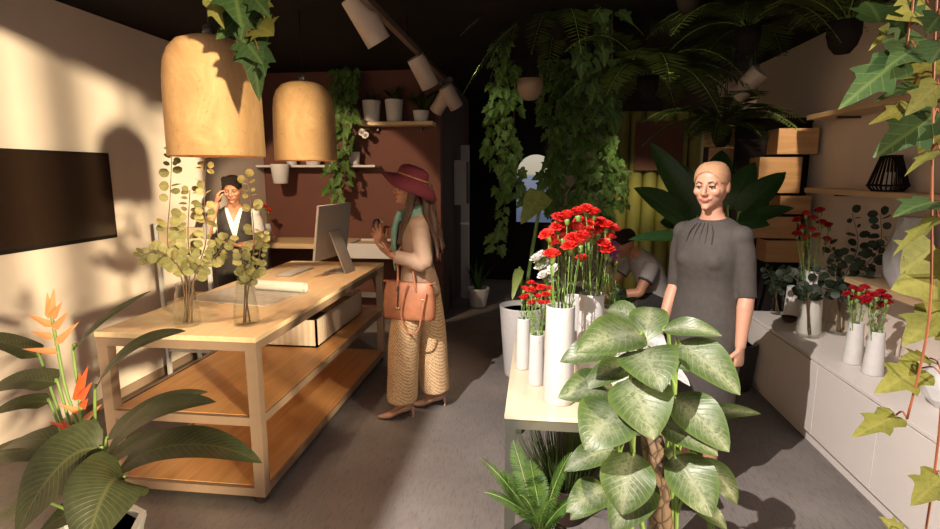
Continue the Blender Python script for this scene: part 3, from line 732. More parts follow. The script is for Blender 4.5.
bouquet(P5, .04, [(608, 250), (613, 246), (611, 258), (617, 255), (609, 265), (614, 268), (607, 274), (616, 262), (612, 275), (606, 256)], 'purple', 1.0, 'purple blossom at the right edge of the red carnations', 'purple blossoms on the display table', 'purple_blossom')
bouquet(P_ctall, .10, [(799, 222), (806, 216), (813, 221), (820, 213), (811, 232), (802, 230), (822, 225), (829, 228), (808, 240), (817, 238), (797, 236), (826, 242)], 'dark', 1.15, 'dark red carnation in the tallest white vase on the low cabinet', 'carnations in the tallest cabinet vase', rv_=.012)
bouquet(P_ca, .05, [(848, 296), (853, 290), (859, 293), (864, 290), (851, 301), (857, 300), (862, 302), (868, 297)], 'dark', 1.0, 'red carnation in the left small white vase on the low cabinet', 'carnations in the left small cabinet vase', rv_=.008)
bouquet(P_cb, .05, [(870, 303), (876, 298), (881, 295), (886, 300), (873, 310), (880, 307), (888, 305), (867, 300)], 'dark', 1.0, 'red carnation in the right small white vase on the low cabinet', 'carnations in the right small cabinet vase', rv_=.012)

# ---------------------------------------------------------------- eucalyptus branches
def euc_branch(pts, lr, mat, label, group, n=16, side=1.0, start=.35):
    pts = [V(p) for p in pts]; t = thing('eucalyptus_branch', pts[0], label, 'branch', group)
    P, R = resample(pts, [.0045, .004, .003, .002, .0015][:len(pts)] if len(pts) <= 5 else [.004]*len(pts), 8)
    MB().tube(P, R, 6).build('stem', STEMW, t)
    mb = MB(); N = len(P)
    for k in range(n):
        q = start+(1-start)*k/(n-1); i = min(N-1, int(q*(N-1))); p = P[i]; tg = (P[min(N-1, i+1)]-P[max(0, i-1)]).normalized()
        s = tg.cross((ORG-p).normalized()).normalized(); s = s if k % 2 else -s
        sc = lr*(1.15-.45*q)*rnd(.55, 1.25)
        for sg in (1, -1):
            if rnd(0, 1) < .12: continue
            d = (s*sg*side+tg*.35+rv(.55)).normalized(); b = p+d*.008; e = p+d*(.012+2*sc)
            mb.blade(b, e, 2*sc*rnd(.85, 1.1), towards_cam(p, .3)+rv(.9), SHAPES['round'], sc*.12, .06, 6, 5)
    mb.build('leaves', mat, t); return t
p1, p2 = pz(188, 325, TZ), pz(247, 324, TZ)
for P, lab in ((p1, 'left clear glass vase of eucalyptus at the near end of the work table'), (p2, 'right clear glass vase of eucalyptus at the near end of the work table')):
    glass_vase(0, 0, TZ, .068, .235, lab, (P.x, P.y))
def brs(P, lists, mat, lr, lab, grp, n):
    for k, l in enumerate(lists):
        pts = [P+V((rnd(-.02, .02), rnd(-.02, .02), .012))]+[py(u, v, P.y+dy) for u, v, dy in l]
        euc_branch(pts, lr, mat, lab, grp, n)
brs(p1, [[(182, 280, 0), (168, 245, .0), (170, 200, .02), (172, 150, .05)], [(194, 280, 0), (206, 240, .03), (204, 195, .05), (207, 150, .08)], [(186, 283, 0), (175, 262, -.05), (155, 252, -.07), (140, 257, -.08)], [(195, 275, 0), (214, 258, .05), (228, 238, .08)], [(190, 270, .02), (188, 235, .06), (190, 190, .1)]], M_EUC, .027, 'olive eucalyptus branch in the left glass vase on the work table', 'eucalyptus in the left table vase', 17)
brs(p2, [[(246, 285, 0), (254, 250, .02), (252, 210, .03), (247, 178, .03)], [(249, 285, 0), (258, 262, .03), (262, 232, .05)], [(245, 285, 0), (244, 265, -.02), (240, 250, -.03)]], M_EUC, .025, 'olive eucalyptus branch in the right glass vase on the work table', 'eucalyptus in the right table vase', 14)
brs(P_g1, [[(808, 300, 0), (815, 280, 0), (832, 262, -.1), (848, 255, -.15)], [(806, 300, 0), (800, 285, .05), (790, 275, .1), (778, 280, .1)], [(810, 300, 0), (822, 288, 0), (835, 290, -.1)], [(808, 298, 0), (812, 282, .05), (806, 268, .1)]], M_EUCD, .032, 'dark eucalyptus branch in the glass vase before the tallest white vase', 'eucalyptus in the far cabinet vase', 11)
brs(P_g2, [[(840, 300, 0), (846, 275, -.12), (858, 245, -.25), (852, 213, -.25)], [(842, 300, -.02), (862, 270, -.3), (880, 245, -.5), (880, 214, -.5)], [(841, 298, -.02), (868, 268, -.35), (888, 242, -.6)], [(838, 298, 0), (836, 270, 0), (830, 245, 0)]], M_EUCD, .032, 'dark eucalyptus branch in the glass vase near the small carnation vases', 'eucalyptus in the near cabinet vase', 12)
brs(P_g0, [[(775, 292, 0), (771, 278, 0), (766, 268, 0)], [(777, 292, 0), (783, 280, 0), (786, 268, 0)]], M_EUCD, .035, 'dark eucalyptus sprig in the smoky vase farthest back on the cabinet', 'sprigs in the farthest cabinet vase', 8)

# ---------------------------------------------------------------- dieffenbachia
t = thing('dieffenbachia', (.50, 1.72, 0), 'large variegated dieffenbachia on a bark pole in front of the display table', 'plant')
DB = V((.50, 1.72, 0))
MB().lathe([(.001, 0), (.13, 0), (.14, .02), (.175, .30), (.18, .33), (.165, .33), (.16, .29), (.001, .285)], DB, 40).build('pot', CERAM2, t)
MB().lathe([(.001, .30), (.162, .30)], DB, 24).build('soil', SOIL, t)
m, nt, b = nodes('bark_pole'); L = nt.links.new; setin(b, rough=.9)
wv = nt.nodes.new('ShaderNodeTexVoronoi'); wv.feature = 'DISTANCE_TO_EDGE'; wv.inputs['Scale'].default_value = 34; L(coords(nt, 'Object', (1, 1, .6), (.5, .3, 0)), wv.inputs[0])
L(ramp(nt, wv.outputs[0], [(0, (.04, .025, .018)), (.12, (.16, .105, .07)), (1, (.22, .15, .10))]), b.inputs['Base Color']); bump(nt, b, wv.outputs[0], .8, .01)
ptop = py(649, 405, 1.74); MB().tube([V((.49, 1.76, .28)), ptop], [.042, .036], 20).build('bark_pole', m, t, angle=50)
canes = []
for (pts, r) in (([(668, 529), (672, 470), (668, 430), (660, 375)], .011), ([(640, 529), (634, 480), (636, 400), (640, 345)], .009), ([(618, 529), (620, 480), (622, 440)], .009), ([(685, 529), (676, 500), (676, 450), (674, 395), (670, 355)], .009)):
    P = [py(u, v, 1.74) for u, v in pts]; P[0] = V((DB.x+(P[0].x-DB.x)*.4, 1.76, .29)); MB().tube(P, [r]*len(P), 10, 5).build('cane', STEM, t); canes += resample(P, [1]*len(P), 5)[0]
DL = [((641, 334), (577, 352), 38, 1.68, 1.50), ((640, 322), (606, 311), 20, 1.78, 1.9), ((646, 341), (651, 307), 32, 1.70, 1.84), ((663, 330), (722, 336), 17, 1.66, 1.58), ((618, 348), (560, 362), 26, 1.72, 1.68),
      ((640, 350), (662, 392), 46, 1.58, 1.42), ((633, 365), (581, 390), 22, 1.66, 1.56), ((614, 388), (558, 398), 34, 1.62, 1.52), ((630, 378), (654, 440), 50, 1.54, 1.40), ((622, 408), (585, 450), 52, 1.52, 1.40),
      ((616, 449), (564, 471), 26, 1.62, 1.55), ((633, 452), (622, 515), 47, 1.50, 1.42), ((608, 490), (566, 512), 34, 1.58, 1.50), ((652, 478), (612, 532), 42, 1.52, 1.44), ((678, 342), (740, 395), 33, 1.64, 1.50),
      ((685, 358), (717, 378), 20, 1.70, 1.66), ((676, 365), (700, 370), 18, 1.74, 1.74), ((673, 396), (729, 452), 37, 1.60, 1.46), ((697, 418), (761, 414), 15, 1.78, 1.72), ((660, 420), (718, 456), 34, 1.56, 1.46),
      ((674, 455), (712, 517), 42, 1.54, 1.42), ((700, 458), (737, 504), 22, 1.66, 1.60), ((690, 503), (727, 530), 18, 1.70, 1.66), ((666, 448), (678, 466), 14, 1.62, 1.58), ((600, 500), (570, 520), 22, 1.7, 1.64), ((700, 462), (690, 470), 12, 1.75, 1.7)]
dief = lambda q: max(.02, math.sin(PI*min(1, q**.78))**.72)
heart = lambda q: max(.03, min(1, (q/.06)**.6)*(.78+.55*math.sin(PI*min(1, q*1.35+.15))*.6)*(1 if q < .3 else max(0, math.cos((q-.3)/.7*PI/2))**.62))
for (b0, t0, wpx, yb, yt) in DL:
    B, T = py(*b0, yb), py(*t0, yt); wd = wpx*B.length/FPX*.98
    lf = MB().blade(B, T, wd, towards_cam((B+T)/2, .75), dief, .03, .22, 16, 10, .04, None, rnd(-.2, .2)).build('leaf', M_DIEF, t)
    c = min(canes, key=lambda q: (q-(B+V((0, 0, -.12)))).length); md = (B+c)/2+V((0, 0, .05))
    MB().tube([c, md, B, B.lerp(T, .08)], [.006, .005, .004, .003], 6, 4).build('petiole', STEM, lf)

# ---------------------------------------------------------------- heliconia at the left front
HB = pz(97, 529, .30); HB = V((HB.x, HB.y, 0))
t = thing('heliconia', HB, 'orange-flowered heliconia in a white pot at the left front', 'plant')
MB().lathe([(.001, 0), (.12, 0), (.13, .015), (.165, .25), (.178, .29), (.178, .31), (.152, .31), (.148, .27), (.001, .262)], HB, 8).build('pot', CERAM, t, angle=30)
MB().lathe([(.001, .278), (.15, .278)], HB, 24).build('soil', SOIL, t)
hy = HB.y
HL = [((73, 351), None, (151, 291), 15, .0, -.05), ((95, 390), (125, 335), (186, 331), 22, -.05, -.1), ((40, 357), (10, 338), (-40, 335), 18, .1, .15), ((58, 383), (20, 372), (-20, 396), 22, .0, .0), ((50, 402), (20, 398), (-12, 416), 15, .05, 0),
      ((70, 447), (30, 445), (-30, 460), 28, .1, .1), ((102, 449), (58, 438), (16, 536), 46, -.15, -.35), ((124, 478), (104, 466), (84, 556), 58, -.2, -.4), ((100, 466), (140, 395), (216, 402), 30, -.1, -.15), ((106, 440), (150, 395), (208, 392), 20, .1, .15),
      ((118, 470), (180, 420), (262, 463), 38, -.1, -.15), ((95, 473), (130, 440), (169, 432), 22, .0, 0), ((50, 503), (25, 500), (-15, 528), 28, -.1, -.1), ((92, 468), (60, 420), (0, 450), 26, .05, .1), ((105, 475), (90, 500), (40, 530), 30, -.05, -.1)]
lance = lambda q: max(.02, min(1, (q/.12)**.7)*(1-.12*q)*(1 if q < .45 else max(0, math.cos((q-.45)/.55*PI/2))**.75))
root = HB+V((0, 0, .28))
for (b0, m0, t0, wpx, db, dt) in HL:
    B, T = py(*b0, hy+db), py(*t0, hy+dt); md = py(*m0, hy+(db+dt)/2) if m0 else None
    wd = wpx*((B+T)/2-ORG).length/FPX
    lf = MB().blade(B, T, wd, towards_cam(B, 1.2), lance, .02, .18, 18, 8, .03, md).build('leaf', M_HELI, t)
    MB().tube([root+rv(.02), root.lerp(B, .55)+V((0, 0, .02)), B, B.lerp(md or T, .06)], [.008, .007, .0055, .004], 7, 4).build('petiole', STEM, lf)
def bract(mb, base, tip, w_): mb.blade(base, tip, w_, towards_cam(base, .2), lambda q: max(.02, (1-q)**.8*min(1, q*8+.4)), .0, .5, 6, 4)
def inflo(spts, brs_, mat, wd):
    P = [root]+[py(u, v, hy) for u, v in spts]; o = MB().tube(P, [.009]+[.006]*(len(P)-1), 8, 5).build('flower_stalk', STEM, t)
    mb = MB()
    for (b0, t0) in brs_: bract(mb, py(*b0, hy-.005), py(*t0, hy-.02), wd)
    mb.build('bracts', mat, o)
inflo([(81, 438), (66, 390), (57, 345), (51, 312)], [((51, 316), (54, 288)), ((50, 318), (47, 292)), ((52, 318), (62, 302)), ((52, 326), (27, 314)), ((54, 329), (69, 311)), ((53, 338), (30, 331)), ((57, 343), (79, 322)), ((58, 352), (22, 349))], BRACT_P, .034)
inflo([(84, 440), (80, 410), (79, 388)], [((79, 392), (88, 366)), ((79, 394), (80, 373)), ((80, 400), (92, 382)), ((77, 400), (76, 385)), ((82, 408), (88, 398))], BRACT_R, .034)
inflo([(86, 442), (80, 432)], [((80, 432), (49, 422)), ((78, 436), (60, 420))], BRACT_R, .034)
inflo([(88, 440), (84, 420)], [((84, 421), (102, 404)), ((80, 412), (58, 404))], BRACT_P, .03)

# ---------------------------------------------------------------- foreground ivy on the right and over the lamp
def big_ivy(label, vines, leaves, y0, hang):
    P = [[py(u, v, y) for u, v, y in vn] for vn in vines]
    t = thing('hanging_ivy', P[0][0], label, 'ivy')
    vs_ = []
    for p in P: vs_.append(MB().tube(p, [.0024]*len(p), 6, 4))
    st = vs_[0]
    allp = [q for p in P for q in resample(p, [1]*len(p), 8)[0]]
    for kind in (0, 1):
        mb = MB()
        for (b0, t0, wpx, yl) in leaves:
            if yl != kind: continue
            y = y0+rnd(-.06, .08); B, T = py(*b0, y), py(*t0, y+rnd(-.12, .02)); wd = wpx*B.length/FPX
            mb.ivy(B, T, wd*(.82 if t0[0] > 500 else 1.0), towards_cam(B, .5)+rv(.25))
            c = min(allp, key=lambda q: (q-B).length); st.tube([c, (c+B)/2+V((0, 0, .012)), B], [.002, .0018, .0018], 5, 3)
        mb.build('leaves', (M_IVY, M_IVYY)[kind], t)
    for v_ in vs_: v_.build('vine', STEMR, t)
    return t
RL = [((898, 60), (844, 102), 27, 0), ((900, 17), (871, 47), 9, 1), ((926, 37), (880, 64), 30, 0), ((925, 71), (898, 90), 13, 1), ((914, 84), (877, 97), 10, 0), ((938, 84), (905, 115), 18, 1), ((909, 106), (876, 119), 12, 1),
      ((938, 112), (874, 154), 34, 0), ((945, 55), (905, 72), 36, 1), ((928, 3), (896, 12), 32, 1), ((940, 15), (925, 34), 20, 0), ((938, 200), (896, 208), 26, 0), ((940, 150), (906, 166), 10, 1), ((938, 217), (893, 248), 12, 1), ((936, 248), (899, 272), 44, 1),
      ((940, 278), (894, 288), 44, 1), ((941, 312), (903, 342), 34, 1), ((922, 368), (878, 390), 32, 1), ((930, 358), (905, 354), 20, 1), ((896, 415), (854, 433), 26, 1), ((942, 477), (913, 503), 32, 1), ((902, 531), (880, 517), 16, 1), ((945, 40), (930, 60), 26, 0), ((915, 48), (890, 62), 22, 0), ((945, 130), (920, 150), 26, 1), ((880, 20), (868, -8), 26, 0), ((912, 25), (890, 5), 26, 0), ((950, 330), (930, 300), 30, 1)]
big_ivy('large ivy with yellowing leaves hanging close by at the right edge', [[(936, -120, 1.12), (937, -20, 1.12), (934, 60, 1.12), (932, 180, 1.12), (931, 290, 1.12), (924, 350, 1.12), (907, 419, 1.12)], [(918, -120, 1.14), (914, -10, 1.14), (908, 35, 1.14), (905, 62, 1.14)], [(950, 200, 1.12), (942, 400, 1.12), (926, 529, 1.12), (915, 560, 1.12)]], RL, 1.12, None)
LL = [((209, -2), (224, 28), 13, 1), ((238, 20), (216, 38), 20, 0), ((250, 22), (259, 99), 30, 0), ((234, -10), (241, 21), 36, 0), ((258, 25), (272, 33), 30, 1), ((263, -6), (264, 16), 14, 1), ((231, 8), (246, 44), 26, 0), ((247, 8), (240, 42), 16, 0), ((245, 40), (262, 62), 30, 0), ((226, -6), (220, 14), 16, 0), ((252, -5), (268, 14), 20, 0), ((262, 60), (265, 75), 10, 0)]
big_ivy('green ivy trailing from above over the nearer dome lamp', [[(240, -140, 2.30), (242, -40, 2.30), (246, 0, 2.30), (250, 30, 2.28)], [(232, -120, 2.30), (236, -30, 2.30), (240, 15, 2.30)]], LL, 2.28, None)

# ---------------------------------------------------------------- small ivy strands
def ivy_strand(mb, st, pts, lsz, dens=26, spread=.05):
    P, R = resample([V(p) for p in pts], [.003]*len(pts), 8); st.tube(P, R, 5); N = len(P)
    tot = sum((P[i+1]-P[i]).length for i in range(N-1)); n = max(4, int(tot*dens))
    for k in range(n):
        i = min(N-2, int((k+rnd(0, 1))/n*(N-1))); p = P[i].lerp(P[i+1], rnd(0, 1))
        d = V((rnd(-1, 1), rnd(-1, .5), rnd(-1.3, .2))).normalized(); b = p+d*rnd(.3, 1)*spread; sz = lsz*rnd(.6, 1.25)
        mb.ivy(b, b+(d+V((0, 0, -.7))).normalized()*sz, sz*.95, towards_cam(b, .6)+rv(.7), .2, .15)
def ivy_plant(label, strands, lsz, dens=26, spread=.05, mat=None, pot=None, base=None):
    t = thing('trailing_ivy', base or strands[0][0], label, 'ivy'); mb, st = MB(), MB()
    for s in strands: ivy_strand(mb, st, s, lsz, dens, spread)
    mb.build('leaves', mat or M_IVYD, t); st.build('vines', STEMW, t)
    return t
def S(l): return [py(u, v, y) for u, v, y in l]
def hang_pot(t, c, r, h, mat, ztop=ZC):
    c = V(c); MB().lathe([(.001, 0), (r*.45, .005), (r*.8, h*.25), (r, h*.6), (r, h), (r*.93, h), (r*.9, h*.7), (.001, h*.65)], c, 28).build('pot', mat, t)
    co = MB()
    for k in range(3):
        a = 2*PI*k/3+.4; co.tube([c+V((r*.97*math.cos(a), r*.97*math.sin(a), h)), c+V((0, 0, h+(ztop-c.z-h)*.6)), V((c.x, c.y, ztop))], .003, 5)
    co.build('cords', BLACK, t)
t = ivy_plant('ivy hanging in a long column left of the arched window', [S([(505, 40, 5.0), (500, 90, 5.0), (498, 140, 5.0), (500, 190, 5.0)]), S([(508, 60, 5.1), (506, 110, 5.0), (510, 160, 5.0), (503, 215, 5.0), (497, 246, 5.0)]), S([(500, 40, 5.0), (493, 100, 5.0), (490, 160, 5.0)]), S([(515, 60, 5.1), (514, 130, 5.0), (516, 190, 5.0)]), S([(510, 150, 5.0), (520, 185, 4.95), (525, 200, 4.9)])], .10, 42, .07)
hp = py(530, 97, 5.0); t2 = thing('hanging_planter', hp, 'round pale planter hanging among the dark ivy above the arched window', 'planter')
hang_pot(t2, hp-V((0, 0, .03)), .115, .18, OAKF)
cs = []
for k in range(9):
    u = 548+k*8.2; cs.append(S([(u+rnd(-6, 6), 30+rnd(0, 30), 5.9), (u+rnd(-6, 6), 90, 5.85), (u+rnd(-5, 5), 140, 5.8), (u+rnd(-5, 5), 185+rnd(-25, 30), 5.8), (u+rnd(-4, 4), 215+rnd(-20, 30), 5.8)]))
ivy_plant('broad curtain of ivy hanging behind the red carnations', cs, .13, 34, .09)
ivy_plant('ivy spray with large leaves hanging before the ivy curtain', [S([(605, -20, 4.2), (602, 30, 4.2), (600, 70, 4.2), (605, 105, 4.2)]), S([(590, 0, 4.2), (585, 50, 4.2), (588, 80, 4.2)]), S([(612, 10, 4.2), (612, 60, 4.2), (611, 115, 4.2)])], .17, 14, .06, M_IVY)
ivy_plant('short bright ivy sprig hanging in front of the olive columns', [S([(627, 165, 5.4), (624, 180, 5.4), (623, 205, 5.4)]), S([(605, 160, 5.4), (606, 185, 5.4), (604, 208, 5.4)])], .085, 34, .05)
ivy_plant('ivy trailing down beside the farther dome lamp from the wooden shelf', [S([(347, 109.5, 6.12), (346, 94, 6.10), (343, 97, 6.0), (338, 130, 5.9), (340, 165, 5.9), (336, 198, 5.9)]), S([(347, 95.5, 6.14), (346, 84, 6.05), (344, 120, 5.9), (332, 160, 5.9), (330, 190, 5.9)]), S([(348, 94, 6.12), (352, 75, 6.0), (350, 110, 5.9), (346, 150, 5.9), (344, 185, 5.9)]), S([(347, 94, 6.12), (355, 70, 6.05), (340, 72, 5.95), (334, 100, 5.9), (336, 140, 5.9)])], .115, 34, .06)

# ---------------------------------------------------------------- ferns
def frond(mb, st, base, tip, up, plen, n=26, r=.003, droop=.12, wl=.28):
    base, tip = V(base), V(tip); ax = tip-base; L_ = ax.length
    pts = []
    for i in range(13):
        q = i/12; pts.append(base+ax*q+V(up)*(droop*L_*4*q*(1-q)))
    st.tube(pts, [r*(1-.7*i/12) for i in range(13)], 5)
    for k in range(n):
        q = .10+.88*k/(n-1); i = min(11, int(q*12)); p = pts[i].lerp(pts[i+1], q*12-i); tg = (pts[i+1]-pts[i]).normalized()
        N = V(up); N = (N-tg*N.dot(tg)).normalized(); sd = tg.cross(N)
        l = plen*(math.sin(PI*min(1, .18+.82*q))**.7+.03) if q > .25 else plen*(.5+2*q)*.9
        for s in (1, -1):
            e = p+(sd*s+tg*.42-N*.12+rv(.06)).normalized()*l
            mb.blade(p, e, l*wl, N+rv(.15), SHAPES['lance'], 0, .1, 4, 2)
def fern(name, label, base, tips, plen, mat, n=26, up=(0, 0, 1), droop=.12, pot=None, cat='fern', wl=.28):
    t = thing(name, base, label, cat); mb, st = MB(), MB()
    for tp in tips: frond(mb, st, V(base)+rv(.015), tp, V(up), plen, n, droop=droop, wl=wl)
    mb.build('fronds', mat, t); st.build('stalks', STEM, t); return t
fb = V((.02, 1.93, .30)); 
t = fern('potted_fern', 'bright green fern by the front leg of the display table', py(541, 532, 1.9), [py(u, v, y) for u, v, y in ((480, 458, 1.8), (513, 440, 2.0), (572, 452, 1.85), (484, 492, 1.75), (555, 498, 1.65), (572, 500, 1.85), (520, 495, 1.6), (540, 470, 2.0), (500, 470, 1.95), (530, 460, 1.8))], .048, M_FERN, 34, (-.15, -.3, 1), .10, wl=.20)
fp = py(541, 540, 1.9); MB().lathe([(.001, .0), (.09, 0), (.10, .01), (.125, fp.z-.06), (.13, fp.z), (.12, fp.z), (.115, fp.z-.03), (.001, fp.z-.03)], (fp.x, fp.y, 0), 32).build('pot', DKMETAL, t)
def hang_fern(c, label, n, L_, plen, seed, potr=.08, mat=None, spread=(0, 2*PI), pot_mat=None, dz=(-.75, .3)):
    random.seed(seed); c = V(c); tips = []
    for k in range(n):
        a = spread[0]+(spread[1]-spread[0])*(k+rnd(-.3, .3))/n; l = L_*rnd(.75, 1.15); tips.append(c+V((math.cos(a)*l, math.sin(a)*l, l*rnd(*dz))))
    t = fern('hanging_fern', label, c, tips, plen, mat or M_FERND, 30, (0, 0, 1), .22, wl=.16)
    hang_pot(t, c-V((0, 0, .16)), potr, .17, pot_mat or BLACK)
    return t
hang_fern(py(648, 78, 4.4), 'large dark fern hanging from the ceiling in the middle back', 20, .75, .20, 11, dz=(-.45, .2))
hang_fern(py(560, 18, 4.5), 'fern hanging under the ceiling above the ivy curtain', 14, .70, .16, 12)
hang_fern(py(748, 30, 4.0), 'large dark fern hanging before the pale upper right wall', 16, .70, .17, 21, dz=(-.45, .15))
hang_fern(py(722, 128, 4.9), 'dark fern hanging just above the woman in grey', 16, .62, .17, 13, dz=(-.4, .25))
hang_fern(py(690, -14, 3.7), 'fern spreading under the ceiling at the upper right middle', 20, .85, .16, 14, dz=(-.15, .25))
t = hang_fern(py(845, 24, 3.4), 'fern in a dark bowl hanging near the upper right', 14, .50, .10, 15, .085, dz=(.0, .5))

# ---------------------------------------------------------------- the other pot plants
def pot(t, c, r0, r1, h, mat, n=32, angle=None):
    MB().lathe([(.001, 0), (r0, 0), (r0*1.02, .01), (r1, h-.01), (r1, h), (r1-.012, h), (r1-.014, h-.05), (.001, h-.05)], c, n).build('pot', mat, t, angle=angle)
    MB().lathe([(.001, h-.045), (r1-.014, h-.045)], c, 20).build('soil', SOIL, t)
def leafy(t, leaves, mat, shp, name='leaf', root=None, stem=.006, fold=.15, up=.8, nu=10):
    for (b0, t0, wpx, yb, yt) in leaves:
        B, T = py(*b0, yb), py(*t0, yt)
        lf = MB().blade(B, T, wpx*((B+T)/2-ORG).length/FPX, towards_cam(B, up), shp, .03, fold, nu, 6, .03).build(name, mat, t)
        if root is not None: MB().tube([root+rv(.03), root.lerp(B, .6)+V((0, 0, .05)), B, B.lerp(T, .08)], [stem, stem, stem*.8, stem*.5], 7, 4).build('petiole', STEM, lf)
c = V((-.10, 4.62, 0)); t = thing('alocasia', c, 'tall-stemmed alocasia in a wide white planter behind the display table', 'plant')
pot(t, c, .15, .20, .62, CERAM2)
leafy(t, [((543, 192), (521, 224), 24, 4.6, 4.4), ((520, 268), (512, 300), 9, 4.5, 4.3)], M_ALO, heart, root=c+V((0, 0, .58)), stem=.016, up=.3)
c = V((-.745, 7.05, 0)); t = thing('potted_plant', c, 'small dark spiky plant in a white tapered pot in the passage', 'plant')
pot(t, c, .10, .15, .25, CERAM, 4 if False else 24)
random.seed(5); mb = MB()
for k in range(22):
    a = rnd(0, 6.28); l = rnd(.25, .42); mb.blade(c+V((math.cos(a)*.03, math.sin(a)*.03, .2)), c+V((math.cos(a)*l*.6, math.sin(a)*l*.6, .2+l)), .045, UPZ+V((math.cos(a), math.sin(a), 0))*-1, SHAPES['lance'], .02, .15, 6, 3)
mb.build('leaves', M_BIG, t)
c = V((1.62, 4.55, 0)); t = thing('broad_leaf_plant', c, 'dark broad-leaved plant standing behind the woman in grey', 'plant')
pot(t, c, .16, .21, .40, DKMETAL)
leafy(t, [((700, 222), (650, 142), 26, 4.5, 4.6), ((690, 225), (634, 188), 30, 4.4, 4.3), ((690, 238), (628, 240), 14, 4.1, 3.9), ((728, 210), (755, 162), 24, 4.5, 4.6), ((738, 216), (786, 172), 26, 4.4, 4.4), ((745, 222), (794, 208), 16, 4.3, 4.2), ((700, 215), (672, 160), 28, 4.7, 4.9), ((735, 225), (770, 225), 18, 4.3, 4.2), ((715, 200), (722, 150), 26, 4.8, 5.0), ((690, 225), (660, 222), 22, 4.6, 4.7), ((742, 208), (772, 195), 20, 4.7, 4.8)], M_BIG, lance, root=c+V((0, 0, .36)), stem=.010, fold=.2)
# grass under the display table
c = V((.17, 2.62, 0)); t = thing('potted_grass', c, 'tufted dark grass in a pot under the display table', 'plant')
pot(t, c, .11, .14, .20, DKBROWN)
random.seed(9); mb = MB()
for k in range(420):
    a = rnd(0, 6.28); r = rnd(0, .10); l = rnd(.24, .42); o_ = rnd(.2, .75)
    b_ = c+V((math.cos(a)*r, math.sin(a)*r, .16)); e_ = b_+V((math.cos(a)*l*o_, math.sin(a)*l*o_, l*(1-.35*o_)))
    mb.blade(b_, e_, .006, V((math.cos(a), math.sin(a), .5)), SHAPES['strap'], .03, 0, 4, 1)
mb.build('grass_blades', M_GRASS, t)
# white-leaved plant on the display table
c = V((.42, 2.72, DZ)); t = thing('white_caladium', c, 'white-leaved plant in a grey pot on the display table behind the dieffenbachia', 'plant')
pot(t, c, .06, .08, .13, CERAM2)
random.seed(4)
leafy(t, [((655, 360), (640, 378), 16, 2.6, 2.5), ((668, 372), (690, 386), 14, 2.6, 2.45), ((640, 358), (606, 372), 18, 2.65, 2.5), ((650, 352), (622, 352), 16, 2.7, 2.7), ((662, 362), (680, 372), 16, 2.7, 2.6), ((640, 365), (612, 388), 14, 2.6, 2.45), ((665, 375), (672, 398), 14, 2.6, 2.5), ((655, 350), (662, 334), 16, 2.8, 2.85)], M_WLEAF, heart, root=c+V((0, 0, .09)), stem=.003)
# green spray beside the purple blossoms
c = pz(622, 352, DZ); t = thing('green_spray_vase', c, 'short white vase with dark green sprays at the far right of the display table', 'vase')
MB().lathe([(.001, 0), (.045, 0), (.052, .01), (.05, .12), (.04, .16), (.036, .16), (.044, .1), (.001, .02)], c, 24).build('vase_body', CERAM2, t)
leafy(t, [((618, 308), (606, 292), 10, c.y, c.y), ((622, 305), (625, 288), 10, c.y, c.y), ((626, 308), (640, 298), 10, c.y, c.y-.05), ((620, 312), (604, 308), 9, c.y, c.y-.05), ((626, 312), (638, 312), 9, c.y, c.y-.05), ((620, 302), (614, 284), 9, c.y, c.y)], M_BIG, SHAPES['lance'], root=c+V((0, 0, .1)), stem=.003)
# maroon plant on the floor
c = V((.80, 2.10, 0)); t = thing('maroon_plant', c, 'low maroon-leaved plant on the floor right of the dieffenbachia', 'plant')
pot(t, c, .07, .09, .14, DKMETAL)
leafy(t, [((688, 480), (672, 470), 14, 2.1, 2.0), ((694, 478), (704, 466), 14, 2.1, 2.1), ((690, 488), (676, 496), 14, 2.05, 1.95), ((698, 486), (712, 492), 14, 2.05, 1.95), ((692, 476), (690, 462), 14, 2.15, 2.2), ((695, 492), (696, 508), 14, 2.0, 1.9)], M_RLEAF, heart, root=c+V((0, 0, .10)), stem=.003)

# ---------------------------------------------------------------- pots on the back shelves
def shelf_pot(u0, u1, vtop, y, z, label, plant=None, name='plant_pot'):
    a, b_ = py(u0, vtop, y), py(u1, vtop, y); r = abs(b_.x-a.x)/2; c = V(((a.x+b_.x)/2, y, z)); h = a.z-z
    t = thing(name, c, label, 'pot')
    MB().lathe([(.001, 0), (r*.78, 0), (r*.8, .005), (r, h-.004), (r, h), (r*.92, h), (r*.88, h*.8), (.001, h*.78)], c, 24).build('pot_body', CERAM2, t)
    if plant:
        random.seed(int(u0)); mb = MB(); n_, l_, m_ = plant
        for k in range(n_):
            a_ = rnd(0, 6.28); l = l_*rnd(.6, 1.1); o_ = rnd(.3, 1); mb.blade(c+V((0, 0, h*.8)), c+V((math.cos(a_)*l*o_, max(-.25, min(.1, math.sin(a_)*l*o_)), h*.8+l*(1-.6*o_))), l*.14, UPZ+rv(.5), SHAPES['lance'], l*.15, .1, 6, 2)
        mb.build('leaves', m_, t)
    return t
shelf_pot(362.5, 380.5, 101, 6.12, 2.31, 'left of the two larger white pots on the wooden wall shelf', (16, .25, M_FERND))
shelf_pot(385, 403, 100, 6.12, 2.31, 'right of the two larger white pots on the wooden wall shelf', (16, .28, M_FERND))
shelf_pot(413, 429, 111, 6.12, 2.31, 'low white pot at the right end of the wooden wall shelf', (34, .38, M_FERND))
shelf_pot(342, 352, 93, 6.12, 2.31, 'slim white pot wrapped in ivy at the left of the wooden wall shelf')
t = shelf_pot(348.5, 360, 152, 6.12, 1.84, 'white square pot with a white orchid at the right end of the white shelf', (10, .16, M_BIG))
oc = py(352, 140, 6.1); MB().tube([oc-V((0, 0, .15)), oc, oc+V((.10, 0, .10)), oc+V((.22, -.02, .12))], .004, 6, 4).build('flower_stalk', STEM, t)
